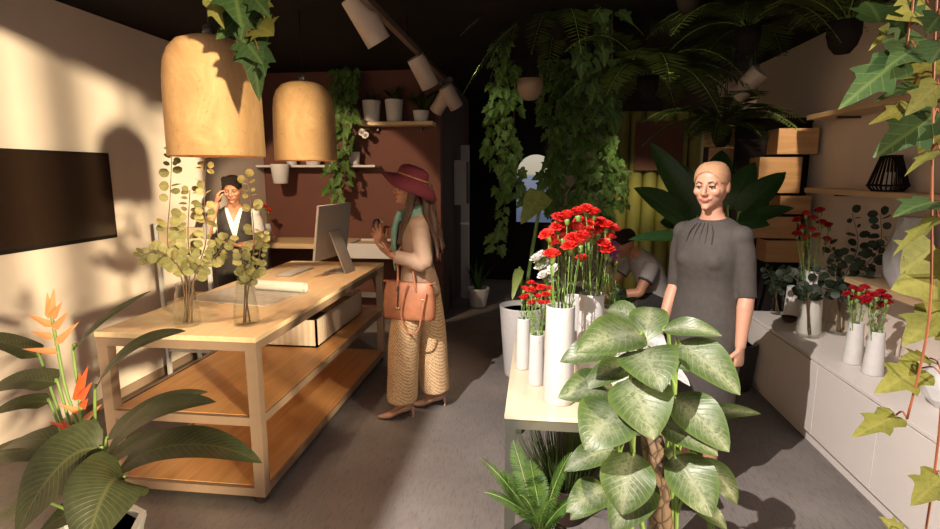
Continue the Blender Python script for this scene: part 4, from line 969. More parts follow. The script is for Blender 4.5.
for (u, v) in ((351, 133), (362, 133), (366, 136)): link(BLOOM['white'][0], 'bloom', t, Matrix.Translation(py(u, v, 6.05)) @ Matrix.Rotation(1.2, 4, 'X') @ Matrix.Scale(1.5, 4))
shelf_pot(286, 297, 155, 6.12, 1.84, 'small white pot on the white shelf, mostly behind the farther dome lamp', (12, .13, M_BIG))
shelf_pot(305, 321, 156, 6.12, 1.84, 'wider white pot on the white shelf, mostly behind the farther dome lamp', (12, .13, M_BIG))
t = thing('hanging_pot', py(281, 175, 5.95), 'white tapered pot hung on the front edge of the white shelf', 'pot')
c = py(281, 183.5, 5.93); MB().lathe([(.001, 0), (.075, 0), (.08, .006), (.104, .20), (.104, .215), (.095, .215), (.085, .05), (.001, .03)], c, 24).build('pot_body', CERAM, t)
MB().span((c.x-.015, 5.93+.08, 1.845), (c.x+.015, 6.06, 1.852)).span((c.x-.015, 5.93+.085, 1.78), (c.x+.015, 5.93+.092, 1.852)).build('hook', DKMETAL, t)
# red flowers in a white vase on the wash counter
p = py(269, 240, 5.85); p.z = CZ; V6 = lathe_thing('flower_vase', p, vase_profile(.045, .032, .20), CERAM, 'white vase with two red blooms at the left end of the wash counter', 'vase')
for (u, v) in ((265, 208), (269, 212)): flower(p+V((0, 0, .02)), py(u, v, 5.85), 'red', 1.2, 'red bloom in the white vase on the wash counter', 'red blooms on the wash counter', 'carnation')

# ---------------------------------------------------------------- white chair by the left wall
t = thing('desk_chair', (-2.8, 4.3, 0), 'white-framed cream chair between the left wall and the work table', 'chair')
A = py(156, 223, 4.15); zt = A.z; x0, x1 = A.x, A.x+.44; yb = 4.15
for x in (x0, x1): MB().box((x, yb, zt/2), (.03, .03, zt), None, .004).build('back_post', CERAM, t, False)
CREAM = plain('cream_fabric', (.66, .52, .33), .8, .06, 20, .1)
MB().box(((x0+x1)/2, yb, zt-.14), (.40, .03, .22), None, .01).build('backrest', CREAM, t)
MB().box(((x0+x1)/2, yb+.23, .64), (.43, .44, .06), None, .02).build('seat', CREAM, t)
for x in (x0, x1): MB().box((x, yb+.42, .31), (.03, .03, .62), None, .004).build('leg', CERAM, t, False)
fr = MB(); 
for z in (.25, .60): fr.box(((x0+x1)/2, yb, z), (.41, .02, .02)); fr.box(((x0+x1)/2, yb+.42, z), (.41, .02, .02)); fr.box((x0, yb+.21, z), (.02, .40, .02)); fr.box((x1, yb+.21, z), (.02, .40, .02))
fr.build('stretcher', CERAM, t, False)

# unseen leafy plants added beside the camera to dapple the sun on the floor
random.seed(33)
for k, (x, y, hh) in enumerate(((1.62, -.02, .78), (1.95, .04, .86), (2.25, .0, .80))):
    c = V((x, y, 0)); t = thing('dapple_plant', c, ('unseen bushy plant added to dapple the sun, farthest from the right wall', 'unseen bushy plant added to dapple the sun, middle of three', 'unseen bushy plant added to dapple the sun, nearest the right wall')[k], 'plant')
    pot(t, c, .10, .13, .26, CERAM2)
    mb = MB(); st = MB()
    for j in range(120):
        a = rnd(0, 6.28); r = rnd(.03, .20); z = rnd(.32, hh); p = c+V((r*math.cos(a), r*math.sin(a), z)); d = V((math.cos(a), math.sin(a), rnd(-.6, .5))).normalized()
        mb.ivy(p, p+d*rnd(.08, .13), .10, UPZ+rv(.8))
        if j % 4 == 0: st.tube([c+V((0, 0, .22)), c+V((r*.4*math.cos(a), r*.4*math.sin(a), z*.7)), p], .003, 5, 3)
    mb.build('leaves', M_IVY, t); st.build('stems', STEM, t)
# ================================================================ people
SKIN = plain('skin_light', (.52, .27, .18), .5, .06, 20, .02)
SKIN2 = plain('skin_tan', (.44, .20, .115), .5, .06, 20, .02)
SKIN3 = plain('skin_brown', (.36, .16, .09), .5, .06, 20, .02)
LIPS = plain('lips', (.42, .13, .11), .45, .05, 30, .02)
EYEW = plain('eye_white', (.55, .50, .46), .3, .02, 10, 0)
EYED = plain('eye_dark', (.02, .013, .010), .3, .1, 10, 0)
HAIRB = plain('hair_brown', (.075, .036, .018), .55, .4, 50, .3)
HAIRD = plain('hair_dark', (.016, .010, .007), .75, .4, 60, .6, spec=.15)
HAIRF = plain('hair_fair_short', (.43, .23, .125), .7, .12, 80, .3)
GREYDRESS = plain('grey_dress', (.058, .050, .046), .8, .1, 40, .15)
VEST = plain('dark_vest', (.022, .017, .016), .75, .15, 40, .1)
SHIRT = plain('white_shirt', (.62, .58, .55), .8, .05, 30, .1)
TEE = plain('grey_tee', (.26, .235, .23), .85, .08, 40, .15)
SHORTS = plain('dark_shorts', (.03, .026, .025), .8, .1, 40, .1)
JACKET = plain('tan_jacket', (.40, .265, .18), .7, .08, 20, .1)
SCARF = plain('green_scarf', (.17, .30, .23), .8, .25, 18, .3)
HAT = plain('burgundy_felt', (.125, .014, .022), .85, .08, 40, .12)
NUDE = plain('nude_leather', (.50, .30, .22), .4, .05, 30, .02)
LEATHER = plain('tan_leather', (.40, .155, .075), .45, .15, 18, .08)
GOLD = plain('brass', (.75, .55, .25), .3, .05, 20, 0, metal=.9)
def printed():
    m, nt, b = nodes('zigzag_print'); L = nt.links.new; setin(b, rough=.8)
    w1 = nt.nodes.new('ShaderNodeTexWave'); w1.wave_type = 'BANDS'; w1.bands_direction = 'DIAGONAL'; w1.inputs['Scale'].default_value = 20; w1.inputs['Distortion'].default_value = 5; w1.inputs['Detail Scale'].default_value = 7; w1.inputs['Detail'].default_value = 1
    L(coords(nt, 'Object', (1, 1, 1.3)), w1.inputs[0])
    L(ramp(nt, w1.outputs[1], [(.15, (.36, .19, .08)), (.4, (.60, .40, .21)), (.8, (.70, .51, .30))]), b.inputs['Base Color']); return m
PRINT = printed()
def lbuild(mb, name, mat, parent, **k):
    o = mb.build(name, mat, None, **k); o.parent = parent; return o
def fuse(mb, name, mats, parent, voxel=.007, it=4, post=None):
    o = mb.build('tmp', None or mats[0]); r = o.modifiers.new('r', 'REMESH'); r.mode = 'VOXEL'; r.voxel_size = voxel
    s = o.modifiers.new('s', 'SMOOTH'); s.iterations = it; s.factor = .5
    dg = bpy.context.evaluated_depsgraph_get(); me = bpy.data.meshes.new_from_object(o.evaluated_get(dg)); me.name = name
    old = o.data; bpy.data.objects.remove(o); bpy.data.meshes.remove(old)
    me.materials.clear()
    for m in mats: me.materials.append(m)
    if post: post(me)
    for p in me.polygons: p.use_smooth = True
    q = bpy.data.objects.new(name, me); COL.objects.link(q); q.parent = parent; return q
HEADR = [(.1155, .008, .008, .02), (.111, .034, .034, .048), (.100, .053, .056, .075), (.080, .067, .074, .094), (.055, .0755, .086, .105), (.028, .077, .0905, .107), (.004, .0755, .0895, .104), (-.022, .073, .0885, .094), (-.045, .069, .087, .075),
         (-.066, .061, .085, .050), (-.086, .049, .081, .024), (-.102, .036, .076, .0), (-.113, .020, .068, -.02), (-.116, .004, .058, -.04)]
def head_rings(mb, M, grow=0, zmin=-1, n=28, back=0):
    vs = []; fs = []; R = [r for r in HEADR if r[0] >= zmin]
    for (z, w_, yf, yb) in R:
        for k in range(n):
            a = 2*PI*k/n; s = math.sin(a); c = math.cos(a)
            vs.append(M @ V(((w_+grow)*math.copysign(abs(c)**.9, c), ((yb+grow+back)*s if s > 0 else (yf+grow)*s), z+(grow if z > 0 else 0))))
    for i in range(len(R)-1):
        for k in range(n):
            k2 = (k+1) % n; fs.append([i*n+k, (i+1)*n+k, (i+1)*n+k2, i*n+k2])
    o = len(vs); vs += [M @ V((0, 0, R[0][0]+grow)), M @ V((0, 0, R[-1][0]))]
    L_ = (len(R)-1)*n
    for k in range(n): k2 = (k+1) % n; fs += [[o, k, k2], [o+1, L_+k2, L_+k]]
    mb.add(vs, fs)
def head(mb, C, rot, s=1.0, fem=True):
    """skull, jaw, nose, lips, brow and ears; front is local -y"""
    M = Matrix.Translation(V(C)) @ rot.to_4x4() @ Matrix.Scale(s, 4); R3_ = rot
    head_rings(mb, M)
    def b(c, r): mb.ball(M @ V(c), tuple(x*s for x in r), 12, R3_)
    for sx in (-1, 1):
        b((sx*.030, -.080, .024), (.024, .012, .008)); b((sx*.040, -.062, -.022), (.026, .024, .024)); b((sx*.052, -.030, -.022), (.022, .04, .03)); b((sx*.0775, .014, -.006), (.008, .020, .031)); b((sx*.011, -.099, -.033), (.008, .009, .007)); b((sx*.025, -.082, -.0555), (.009, .008, .006))
    mb.loft([(M @ V(p), a*s, c*s) for p, a, c in (((0, -.086, .022), .007, .006), ((0, -.094, .004), .008, .009), ((0, -.104, -.018), .010, .011), ((0, -.109, -.030), .011, .010), ((0, -.098, -.040), .008, .006))], R3_ @ V((1, 0, 0)), 12)
    b((0, -.090, -.0575), (.022, .0085, .0055)); b((0, -.0885, -.067), (.018, .009, .0065)); b((0, -.077, -.098), (.021, .016, .015))
    return M
def face_post(M, lipmat=1, lips=True):
    Mi = M.inverted()
    def f(me):
        for v in me.vertices:
            p = Mi @ v.co
            if p.y < -.04 and abs(p.z) < .05:
                for sx in (-1, 1):
                    d2 = ((p.x-sx*.031)/.019)**2+((p.z-.004)/.012)**2
                    if d2 < 4: v.co = M @ (p+V((0, .0085*math.exp(-d2), 0)))
        if lips:
            for p in me.polygons:
                q = Mi @ p.center
                if q.y < -.07 and (q.x/.027)**2+((q.z+.0635-abs(q.x)*.28)/.0088)**2 < 1: p.material_index = lipmat
    return f
def face_bits(parent, M, brow, lid=None, squint=.5):
    for sx in (-1, 1):
        ey = MB(); ey.ball(M @ V((sx*.031, -.0765, .003)), .0125, 12); ey.cur = 1; ey.ball(M @ V((sx*.031, -.0855, .0015)), .0062, 10)
        lbuild(ey, 'eye', [EYEW, EYED], parent)
        q = .0125-.006*squint
        lbuild(MB().ball(M @ V((sx*.031, -.0765, .003+q)), .0130, 12), 'eyelids', lid or SKIN, parent)
        lbuild(MB().tube([M @ V((sx*.017, -.0850, .001+q*.35)), M @ V((sx*.024, -.0895, .002+q*.5)), M @ V((sx*.034, -.0895, .002+q*.5)), M @ V((sx*.047, -.0800, .000+q*.3))], [.0018, .0028, .003, .0020], 6, 3), 'eyelashes', EYED, parent)
        lbuild(MB().tube([M @ V((sx*.014, -.0925, .022)), M @ V((sx*.030, -.0935, .029)), M @ V((sx*.049, -.080, .024))], [.0022, .0026, .0012], 6, 4), 'eyebrow', brow, parent)
def hand(mb, W, D, N, A, curl=.4, s=1.0, spread=.12, thumb_in=.3):
    """W wrist, D along the palm, N out of the palm, A towards the thumb side"""
    W, D, N, A = V(W), V(D).normalized(), V(N), V(A); N = (N-D*N.dot(D)).normalized(); A = (A-D*A.dot(D)-N*A.dot(N)).normalized()
    mb.loft([(W-D*.02*s, .026*s, .020*s), (W+D*.012*s, .029*s, .018*s), (W+D*.05*s, .039*s, .0155*s), (W+D*.088*s, .040*s, .0125*s), (W+D*.096*s, .034*s, .009*s)], A, 14)
    for k, (l, off) in enumerate(((.082, .030), (.092, .0105), (.086, -.0095), (.068, -.029))):
        b = W+D*(.083-.004*abs(k-1.2))*s+A*off*s; d0 = (D+A*(off/.03)*spread).normalized(); p = [b-D*.02*s, b]; ang = 0
        for q, fr in enumerate((.45, .31, .24)):
            ang += curl*(1.0, 1.25, .8)[q]; dd = d0*math.cos(ang)+N*math.sin(ang); p.append(p[-1]+dd*l*fr*s)
        mb.tube(p, [.0095*s, .0095*s, .0088*s, .0080*s, .0062*s], 10, 3)
    tb = W+D*.022*s+A*.024*s; t1 = (A*.75+D*.65+N*.35).normalized(); t2 = (D*.85+A*(.35-.5*thumb_in)+N*(.3+.6*thumb_in)).normalized()
    mb.tube([tb-t1*.01*s, tb+t1*.028*s, tb+t1*.045*s+t2*.016*s, tb+t1*.045*s+t2*.050*s], [.014*s, .0125*s, .0105*s, .0075*s], 10, 3)
def limb(mb, pts, rad, k=5): mb.tube(pts, rad, 16, k)
def arm(mb, sh, el, wr, f=1.0, extra=0):
    sh, el, wr = V(sh), V(el), V(wr)
    limb(mb, [sh, sh.lerp(el, .35), sh.lerp(el, .8), el, el.lerp(wr, .28), el.lerp(wr, .7), wr], [x*f+extra for x in (.043, .045, .039, .037, .0395, .030, .0245)])
def leg(mb, hip, kn, an, f=1.0):
    hip, kn, an = V(hip), V(kn), V(an)
    limb(mb, [hip, hip.lerp(kn, .3), hip.lerp(kn, .8), kn, kn.lerp(an, .28), kn.lerp(an, .7), an], [x*f for x in (.088, .080, .059, .053, .056, .038, .033)])
def zr(*l, dz=0): return [((0, y, z+dz), rx, ry) for z, rx, ry, y in l]
def heel_shoe(mb, an, fw, h, mat=None):
    """court shoe with a thin heel: an = ankle, fw = toe direction, ground at z = 0"""
    an, fw = V(an), V(fw).normalized(); rt = V((-fw.y, fw.x, 0)); g = V((an.x, an.y, 0))
    mb.loft([(g-fw*.05+UPZ*(h+.035), .024, .024), (g-fw*.02+UPZ*(h+.012), .031, .028), (g+fw*.05+UPZ*(h*.55+.018), .034, .022), (g+fw*.11+UPZ*.026, .041, .022), (g+fw*.155+UPZ*.02, .034, .017), (g+fw*.195+UPZ*.014, .010, .010)], rt, 16)
    mb.tube([g-fw*.048+UPZ*(h+.02), g-fw*.056+UPZ*h*.5, g-fw*.052], [.017, .008, .006], 8, 3)
def foot_skin(mb, an, fw, h):
    an, fw = V(an), V(fw).normalized(); g = V((an.x, an.y, 0)); rt = V((-fw.y, fw.x, 0))
    mb.loft([(an+UPZ*.02, .033, .034), (g+fw*.0+UPZ*(h+.045), .031, .038), (g+fw*.05+UPZ*(h*.6+.04), .030, .026), (g+fw*.1+UPZ*.035, .032, .018)], rt, 14)

# ---------------------------------------------------------------- woman in the grey dress
H = .075
t = thing('person', (.885, 2.90, 0), 'standing smiling woman with cropped hair in a knee-length grey dress', 'person', rz=math.radians(-45))
W1 = t
mb = MB()
HR = (Matrix.Rotation(math.radians(9), 3, 'Z') @ Matrix.Rotation(math.radians(5), 3, 'X'))
M = head(mb, (0, -.02, 1.612+H), HR, 1.0)
mb.loft(rings_smooth(zr((.80, .14, .10, .01), (.86, .165, .11, .01), (.93, .17, .11, .01), (1.0, .15, .098, .0), (1.08, .13, .085, 0), (1.15, .13, .088, 0), (1.24, .145, .098, -.005), (1.31, .15, .092, 0), (1.37, .155, .075, .01), (1.415, .12, .062, .015), (1.445, .07, .053, .012), (1.475, .052, .05, .006), (1.52, .047, .048, .0), (1.57, .047, .05, -.008), dz=H), 3), n=24)
sl_, el_, wl_ = (.158, .015, 1.368+H), (.194, .03, 1.085+H), (.214, -.035, .825+H)
sr_, er_, wr_ = (-.158, .015, 1.368+H), (-.190, .03, 1.085+H), (-.185, -.10, .845+H)
arm(mb, sl_, el_, wl_); arm(mb, sr_, er_, wr_)
hand(mb, wl_, (.03, -.10, -1), (-1, .1, 0), (0, -1, 0), .85, .98, .03, .9)
hand(mb, wr_, (.05, -.22, -1), (1, .1, 0), (0, -1, 0), .45, .98, .05, .6)
for sx in (-1, 1): leg(mb, (sx*.085, .01, .85+H), (sx*.085, .0, .475+H), (sx*.075, .03, .085+H)); foot_skin(mb, (sx*.075, .03, .085+H), (sx*.15, -1, 0), H)
body = fuse(mb, 'body', [SKIN, LIPS], t, .0048, 3, face_post(M))
face_bits(t, M, HAIRB, SKIN, .75)
hb = MB(); M2 = M.copy(); head_rings(hb, M, .0045, -.05, 28, .002)
def crop(me):                                           # hairline: bare forehead, cropped hair above and behind
    bm = bmesh.new(); bm.from_mesh(me); Mi = M.inverted(); kill = []
    for f in bm.faces:
        p = Mi @ f.calc_center_median()
        if p.y < -.015 and (p.x/.070)**2+((p.z+.02)/.096)**2 < 1 or p.z < .02 and p.y < .03: kill.append(f)
    bmesh.ops.delete(bm, geom=kill, context='FACES'); bm.to_mesh(me); bm.free()
hb.cur = 0; h_ = fuse(hb, 'cropped_hair', [HAIRF], t, .0045, 2, crop)
d = MB()
d.loft(rings_smooth(zr((.465, .182, .140, .0), (.60, .190, .142, .0), (.75, .196, .140, .005), (.86, .194, .136, .008), (.95, .182, .128, .008), (1.08, .152, .104, 0), (1.15, .152, .108, 0), (1.24, .166, .118, -.012), (1.31, .170, .110, -.004), (1.37, .180, .096, .010), (1.412, .150, .084, .015), (1.438, .104, .074, .012), (1.45, .076, .064, .010), dz=H), 3), n=28)
for sx in (-1, 1): d.ball((sx*.152, .014, 1.368+H), (.060, .062, .056), 14); d.ball((sx*.068, -.075, 1.245+H), (.062, .055, .06), 14)
for S_, E_ in ((sl_, el_), (sr_, er_)):
    a, b = V(S_), V(E_); limb(d, [a+V((-.02*math.copysign(1, a.x), 0, .004)), a.lerp(b, .3), a.lerp(b, .7), b.lerp(a, -.02), b+(b-a)*.08], [.056, .056, .050, .047, .047], 4)
fuse(d, 'dress', [GREYDRESS], t, .008, 14)
pl = MB()
for k in range(5):
    x = -.04+.02*k; pl.tube([(x*.9, -.062-.004*abs(k-2), 1.432+H), (x*1.5, -.092, 1.385+H), (x*1.7, -.110, 1.33+H)], [.002, .0035, .001], 6, 4)
lbuild(pl, 'neck_pleats', GREYDRESS, t)
sh = MB()
for sx in (-1, 1): heel_shoe(sh, (sx*.075, .03, 0), (sx*.15, -1, 0), H)
lbuild(sh, 'shoes', VEST, t)

# ---------------------------------------------------------------- woman in the burgundy hat
H = .07
t = thing('person', (-.83, 3.74, 0), 'woman in a burgundy hat, tan jacket and wide patterned trousers facing the table', 'person', rz=math.radians(-80))
W2 = t
mb = MB(); HR = Matrix.Rotation(math.radians(-3), 3, 'X')
M = head(mb, (0, -.045, 1.575+H), HR, .98)
Z_ = -.035
mb.loft(rings_smooth(zr((.80, .13, .10, .01), (.93, .165, .11, .01), (1.08, .13, .085, 0), (1.24, .145, .098, -.005), (1.31, .15, .092, 0), (1.37, .15, .075, .01), (1.415, .11, .062, .012), (1.445, .066, .053, .005), (1.475, .05, .05, -.004), (1.53, .047, .048, -.018), (1.57, .047, .05, -.03), dz=H+Z_), 3), n=24)
sl_, el_, wl_ = (.165, .015, 1.335+H), (.235, .055, 1.085+H), (.185, -.17, 1.135+H)
sr_, er_, wr_ = (-.165, .015, 1.335+H), (-.20, -.02, 1.075+H), (-.09, -.235, 1.18+H)
arm(mb, sl_, el_, wl_); arm(mb, sr_, er_, wr_)
hand(mb, wl_, (-.12, -.86, .62), (-.3, .62, .8), (.9, -.1, .35), .22, .98, .25, 0)
hand(mb, wr_, (.25, -.55, .85), (.9, .3, .3), (0, .5, .8), .25, .98, .25, 0)
LG = ((.09, -.118), (-.09, .112))
for x, y in LG: leg(mb, (x*.9, .01, .84+H), (x, y*.6, .47+H), (x, y+.02, .085+H)); foot_skin(mb, (x, y+.02, .085+H), (x*.6, -1, 0), H)
fuse(mb, 'body', [SKIN2, LIPS], t, .0048, 3, face_post(M)); face_bits(t, M, HAIRB, SKIN2)
d = MB()
for x, y in LG: d.loft(rings_smooth([((x*.45, .012, .95+H), .13, .115), ((x*.8, .01+y*.3, .80+H), .128, .122), ((x, y*.78, .54+H), .125, .112), ((x, y*.95, .25+H), .135, .109), ((x, y*1.03, .075+H), .142, .111)], 4), n=24)
d.loft(rings_smooth(zr((.82, .172, .128, .012), (.93, .172, .122, .01), (1.02, .15, .105, 0), dz=H+Z_), 3), n=24)
fuse(d, 'wide_trousers', [PRINT], t, .010, 3)
d = MB()
d.loft(rings_smooth(zr((.87, .198, .150, .018), (.95, .188, .138, .012), (1.08, .158, .110, 0), (1.15, .156, .114, 0), (1.24, .172, .124, -.008), (1.31, .176, .114, 0), (1.37, .172, .096, .010), (1.412, .130, .078, .012), (1.44, .085, .066, .006), dz=H+Z_), 3), n=28)
for S_, E_, W_ in ((sl_, el_, wl_), (sr_, er_, wr_)):
    a, b, c = V(S_), V(E_), V(W_); d.ball(a+V((-.008*math.copysign(1, a.x), 0, -.004)), (.066, .066, .062), 14); limb(d, [a+V((-.02*math.copysign(1, a.x), 0, 0)), a.lerp(b, .4), b, b.lerp(c, .4), b.lerp(c, .86)], [.062, .060, .056, .050, .046], 5)
fuse(d, 'jacket', [JACKET], t, .009, 4)
sc = MB()
for k in range(4):
    z = 1.405+H+Z_+.022*k; r = .092-.010*k
    sc.tube([((r+.006*math.sin(5*a+k))*math.sin(a), .004-(r+.01)*math.cos(a)-.012*k*.4, z-.022*math.cos(a)+.006*math.sin(3*a+k)) for a in [2*PI*i/24 for i in range(25)]], .021, 8)
sc.loft(rings_smooth([((.05, -.115, 1.42+H), .035, .018), ((.055, -.150, 1.30+H), .055, .022), ((.045, -.155, 1.17+H), .062, .02), ((.05, -.150, 1.06+H), .055, .014), ((.05, -.15, 1.01+H), .04, .008)], 4), n=14)
sc.loft(rings_smooth([((-.03, -.115, 1.42+H), .03, .018), ((-.04, -.148, 1.28+H), .05, .02), ((-.045, -.15, 1.12+H), .05, .012)], 4), n=14)
fuse(sc, 'scarf', [SCARF], t, .008, 2)
hr = MB(); head_rings(hr, M, .008, -.03, 28, .006)
random.seed(21)
for k in range(11):                                     # waves down the back
    x = -.085+.017*k; y0_ = .125-.45*abs(x); ph_ = rnd(0, 6); ln = rnd(.85, 1.1)
    P = [((x*(.8+.5*q)+.012*math.sin(q*8+ph_), y0_-.05+.11*q+.012*math.cos(q*9+ph_), 1.60-.50*q*ln+H), .026*(1.1-.6*q), .026*(1.1-.6*q)) for q in [i/9 for i in range(10)]]
    hr.loft(P, n=10)
for sx in (1, -1):
    for k in range(3):
        ph_ = rnd(0, 6); hr.loft([((sx*(.068+.03*q+.012*k)+.008*math.sin(q*9+ph_), -.03-.10*q+.014*k, 1.555-.36*q+H), .019*(1.15-.75*q), .019*(1.15-.75*q)) for q in [i/8 for i in range(9)]], n=10)
def unface(me):
    bm = bmesh.new(); bm.from_mesh(me); Mi = M.inverted()
    bmesh.ops.delete(bm, geom=[f for f in bm.faces if (lambda p: p.y < -.03 and (p.x/.076)**2+((p.z+.03)/.10)**2 < 1)(Mi @ f.calc_center_median())], context='FACES'); bm.to_mesh(me); bm.free()
fuse(hr, 'long_hair', [HAIRB], t, .006, 1, unface)
ht = MB(); HM = M @ Matrix.Translation((0, .014, .062)) @ Matrix.Rotation(math.radians(-17), 4, 'X')
prof = [(.196, -.026), (.198, -.022), (.16, -.004), (.115, .006), (.101, .014), (.104, .040), (.100, .062), (.082, .084), (.05, .096), (.001, .099), (.001, .092), (.048, .089), (.078, .078), (.095, .06), (.098, .035), (.096, .008), (.115, -.002), (.16, -.011), (.194, -.030)]
n = 48; vs = []; fs = []
for (r, z) in prof:
    for k in range(n):
        a = 2*PI*k/n; q = max(0, (r-.11)/.09); wob = -.055*q*q*(.5+.5*math.sin(a))-.035*q*q*abs(math.cos(a))+.008*q*math.sin(4*a)
        vs.append(HM @ V((r*math.cos(a)*(.96 if r < .12 else 1), r*math.sin(a)*1.08, z+wob)))
for i in range(len(prof)-1):
    for k in range(n): k2 = (k+1) % n; fs.append([i*n+k, i*n+k2, (i+1)*n+k2, (i+1)*n+k])
h0 = lbuild(MB().add(vs, fs), 'hat', HAT, t)
bd = lbuild(MB().tube([HM @ V((.1045*math.cos(a)*.965, .1045*math.sin(a)*1.08, .018)) for a in [2*PI*k/32 for k in range(33)]], .006, 6), 'hat_band', LEATHER, h0)
sh = MB()
for x, y in LG: heel_shoe(sh, (x, y+.02, 0), (x*.6, -1, 0), H)
lbuild(sh, 'high_heels', NUDE, t)

# handbag on her forearm
def w2(p): return wm(W2) @ V(p)
el_w, wr_w = w2(el_), w2(wr_); hp_ = el_w.lerp(wr_w, .45)
bc = V((hp_.x+.035, hp_.y-.06, .895)); t = thing('handbag', (bc.x, bc.y, bc.z-.14), "tan leather handbag hanging from the hat-wearing woman's forearm", 'bag')
bx = V((.985, -.17, 0)).normalized(); by = V((.17, .985, 0))
b_ = MB(); b_.loft(rings_smooth([(bc+UPZ*-.135, .165, .055), (bc+UPZ*-.125, .186, .072), (bc+UPZ*-.05, .190, .076), (bc+UPZ*.05, .180, .062), (bc+UPZ*.115, .166, .038), (bc+UPZ*.125, .158, .028)], 3), bx, 32, True, .7)
b_.build('bag_body', LEATHER, t)
for s in (-1, 1):
    b_ = MB(); q = bc+by*(s*.05); top = V((hp_.x, hp_.y+s*.028, hp_.z+.052))
    b_.tube([q-bx*.075+UPZ*.06, q-bx*.060+UPZ*.14, top-bx*.045+UPZ*-.035, top, top+bx*.045-UPZ*.035, q+bx*.060+UPZ*.14, q+bx*.075+UPZ*.06], .0085, 8, 5); b_.build('handle', LEATHER, t)
st = MB(); st.tube([bc+bx*.150-by*.07+UPZ*.07, bc+bx*.13-by*.095-UPZ*.06, bc+bx*.10-by*.1-UPZ*.19, bc+bx*.03-by*.1-UPZ*.205, bc-bx*.02-by*.095-UPZ*.10, bc-bx*.0-by*.088+UPZ*.05, bc+bx*.02-by*.07+UPZ*.12], .007, 8, 5); st.build('shoulder_strap', LEATHER, t)
for p in ((.13, .02), (-.06, -.05), (-.045, -.05)): MB().ball(bc+bx*p[0]-by*.080+UPZ*p[1], .009, 10).build('stud', GOLD, t)
MB().tube([bc-bx*.052-by*.064+UPZ*.10, bc-bx*.053-by*.082-UPZ*.04], [.006, .004], 6).build('tassel', DKBROWN, t)
for s in (-1, 1): MB().blade(bc+bx*(s*.135)+UPZ*.10, bc+bx*(s*.195)+UPZ*.125, .05, UPZ, SHAPES['round'], 0, .3, 6, 4).build('gusset_tab', LEATHER, t, solid=.006)

# ---------------------------------------------------------------- woman on the phone behind the table
t = thing('person', (-2.82, 4.84, 0), 'woman in a dark vest on the phone behind the work table', 'person', rz=math.radians(24))
W3 = t; H = 0
mb = MB(); HR = Matrix.Rotation(math.radians(-6), 3, 'Z') @ Matrix.Rotation(math.radians(16), 3, 'X')
M = head(mb, (.0, -.05, 1.60), HR, 1.0)
mb.loft(rings_smooth(zr((.80, .14, .10, .01), (.93, .165, .11, .01), (1.08, .135, .09, 0), (1.24, .15, .10, -.005), (1.31, .155, .095, 0), (1.37, .16, .078, .01), (1.415, .12, .062, .012), (1.445, .07, .054, .005), (1.475, .053, .052, -.006), (1.53, .049, .05, -.025), (1.57, .047, .05, -.04)), 3), n=24)
sl_, el_, wl_ = (.172, .015, 1.365), (.225, .0, 1.085), (.045, -.235, 1.10)
sr_, er_, wr_ = (-.172, .0, 1.365), (-.255, -.16, 1.14), (-.135, -.11, 1.475)
arm(mb, sl_, el_, wl_, 1.05); arm(mb, sr_, er_, wr_, 1.05)
hand(mb, wl_, (-1, -.15, .12), (0, .1, 1), (0, -1, .2), .25, .98, .1, .1)
hand(mb, wr_, (.15, .16, .95), (.9, .2, -.1), (.1, -.9, .2), .5, .98, .05, .3)
for sx in (-1, 1): leg(mb, (sx*.085, .01, .85), (sx*.09, .0, .475), (sx*.09, .03, .085))
fuse(mb, 'body', [SKIN3, LIPS], t, .0048, 3, face_post(M)); face_bits(t, M, HAIRD, SKIN3, .8)
hr = MB(); head_rings(hr, M, .010, -.02, 28, .01)
for k in range(9):
    a = -1.2+2.4*k/8; hr.ball(M @ V((.060*math.sin(a), -.052*math.cos(a)*.9, .100)), .030, 10)
for k in range(8): hr.ball(M @ V((.07*math.cos(.8*k), .02+.075*math.sin(.8*k), .055+.015*(k % 3))), .024, 10)
def unface3(me):
    bm = bmesh.new(); bm.from_mesh(me); Mi = M.inverted()
    bmesh.ops.delete(bm, geom=[f for f in bm.faces if (lambda p: p.y < -.02 and (p.x/.072)**2+((p.z+.03)/.103)**2 < 1 or p.y < -.01 and p.z < -.005)(Mi @ f.calc_center_median())], context='FACES'); bm.to_mesh(me); bm.free()
fuse(hr, 'short_dark_hair', [HAIRD], t, .008, 2, unface3)
d = MB(); TR = zr((.80, .180, .135, .01), (.93, .182, .128, .01), (1.08, .152, .106, 0), (1.24, .170, .120, -.010), (1.31, .174, .112, -.002), (1.37, .172, .094, .010), (1.412, .132, .078, .012), (1.438, .090, .066, .006))
d.loft(rings_smooth(TR, 3), n=28)
for sx in (-1, 1): d.ball((sx*.068, -.075, 1.24), (.062, .055, .06), 14)
for S_, E_ in ((sl_, el_), (sr_, er_)):
    a, b = V(S_), V(E_); d.ball(a+V((-.008*math.copysign(1, a.x), 0, -.002)), (.066, .066, .060), 14); limb(d, [a+V((-.02*math.copysign(1, a.x), 0, 0)), a.lerp(b, .3), a.lerp(b, .62)], [.062, .062, .060], 4)
def vneck(me):
    for p in me.polygons:
        c = p.center
        if c.y < 0 and abs(c.x) < (1.43-c.z)*.0+max(0, (c.z-1.12)*.26): p.material_index = 1
        if c.y < 0 and abs(c.x) < max(0, (c.z-1.30)*.42): p.material_index = 2
        if abs(c.x) > .150 and c.z > 1.05: p.material_index = 1
fuse(d, 'vest_and_shirt', [VEST, SHIRT, SKIN3], t, .0052, 3, vneck)
d = MB()
for sx in (-1, 1): limb(d, [(sx*.085, .01, .86), (sx*.09, .0, .475), (sx*.09, .02, .06)], [.115, .085, .075], 4)
fuse(d, 'trousers', [VEST], t, .01, 3)
sh = MB()
for sx in (-1, 1): sh.loft([((sx*.09, .07, .04), .03, .035), ((sx*.09, .03, .045), .036, .042), ((sx*.095, -.08, .035), .042, .033), ((sx*.10, -.17, .022), .028, .02)], n=14)
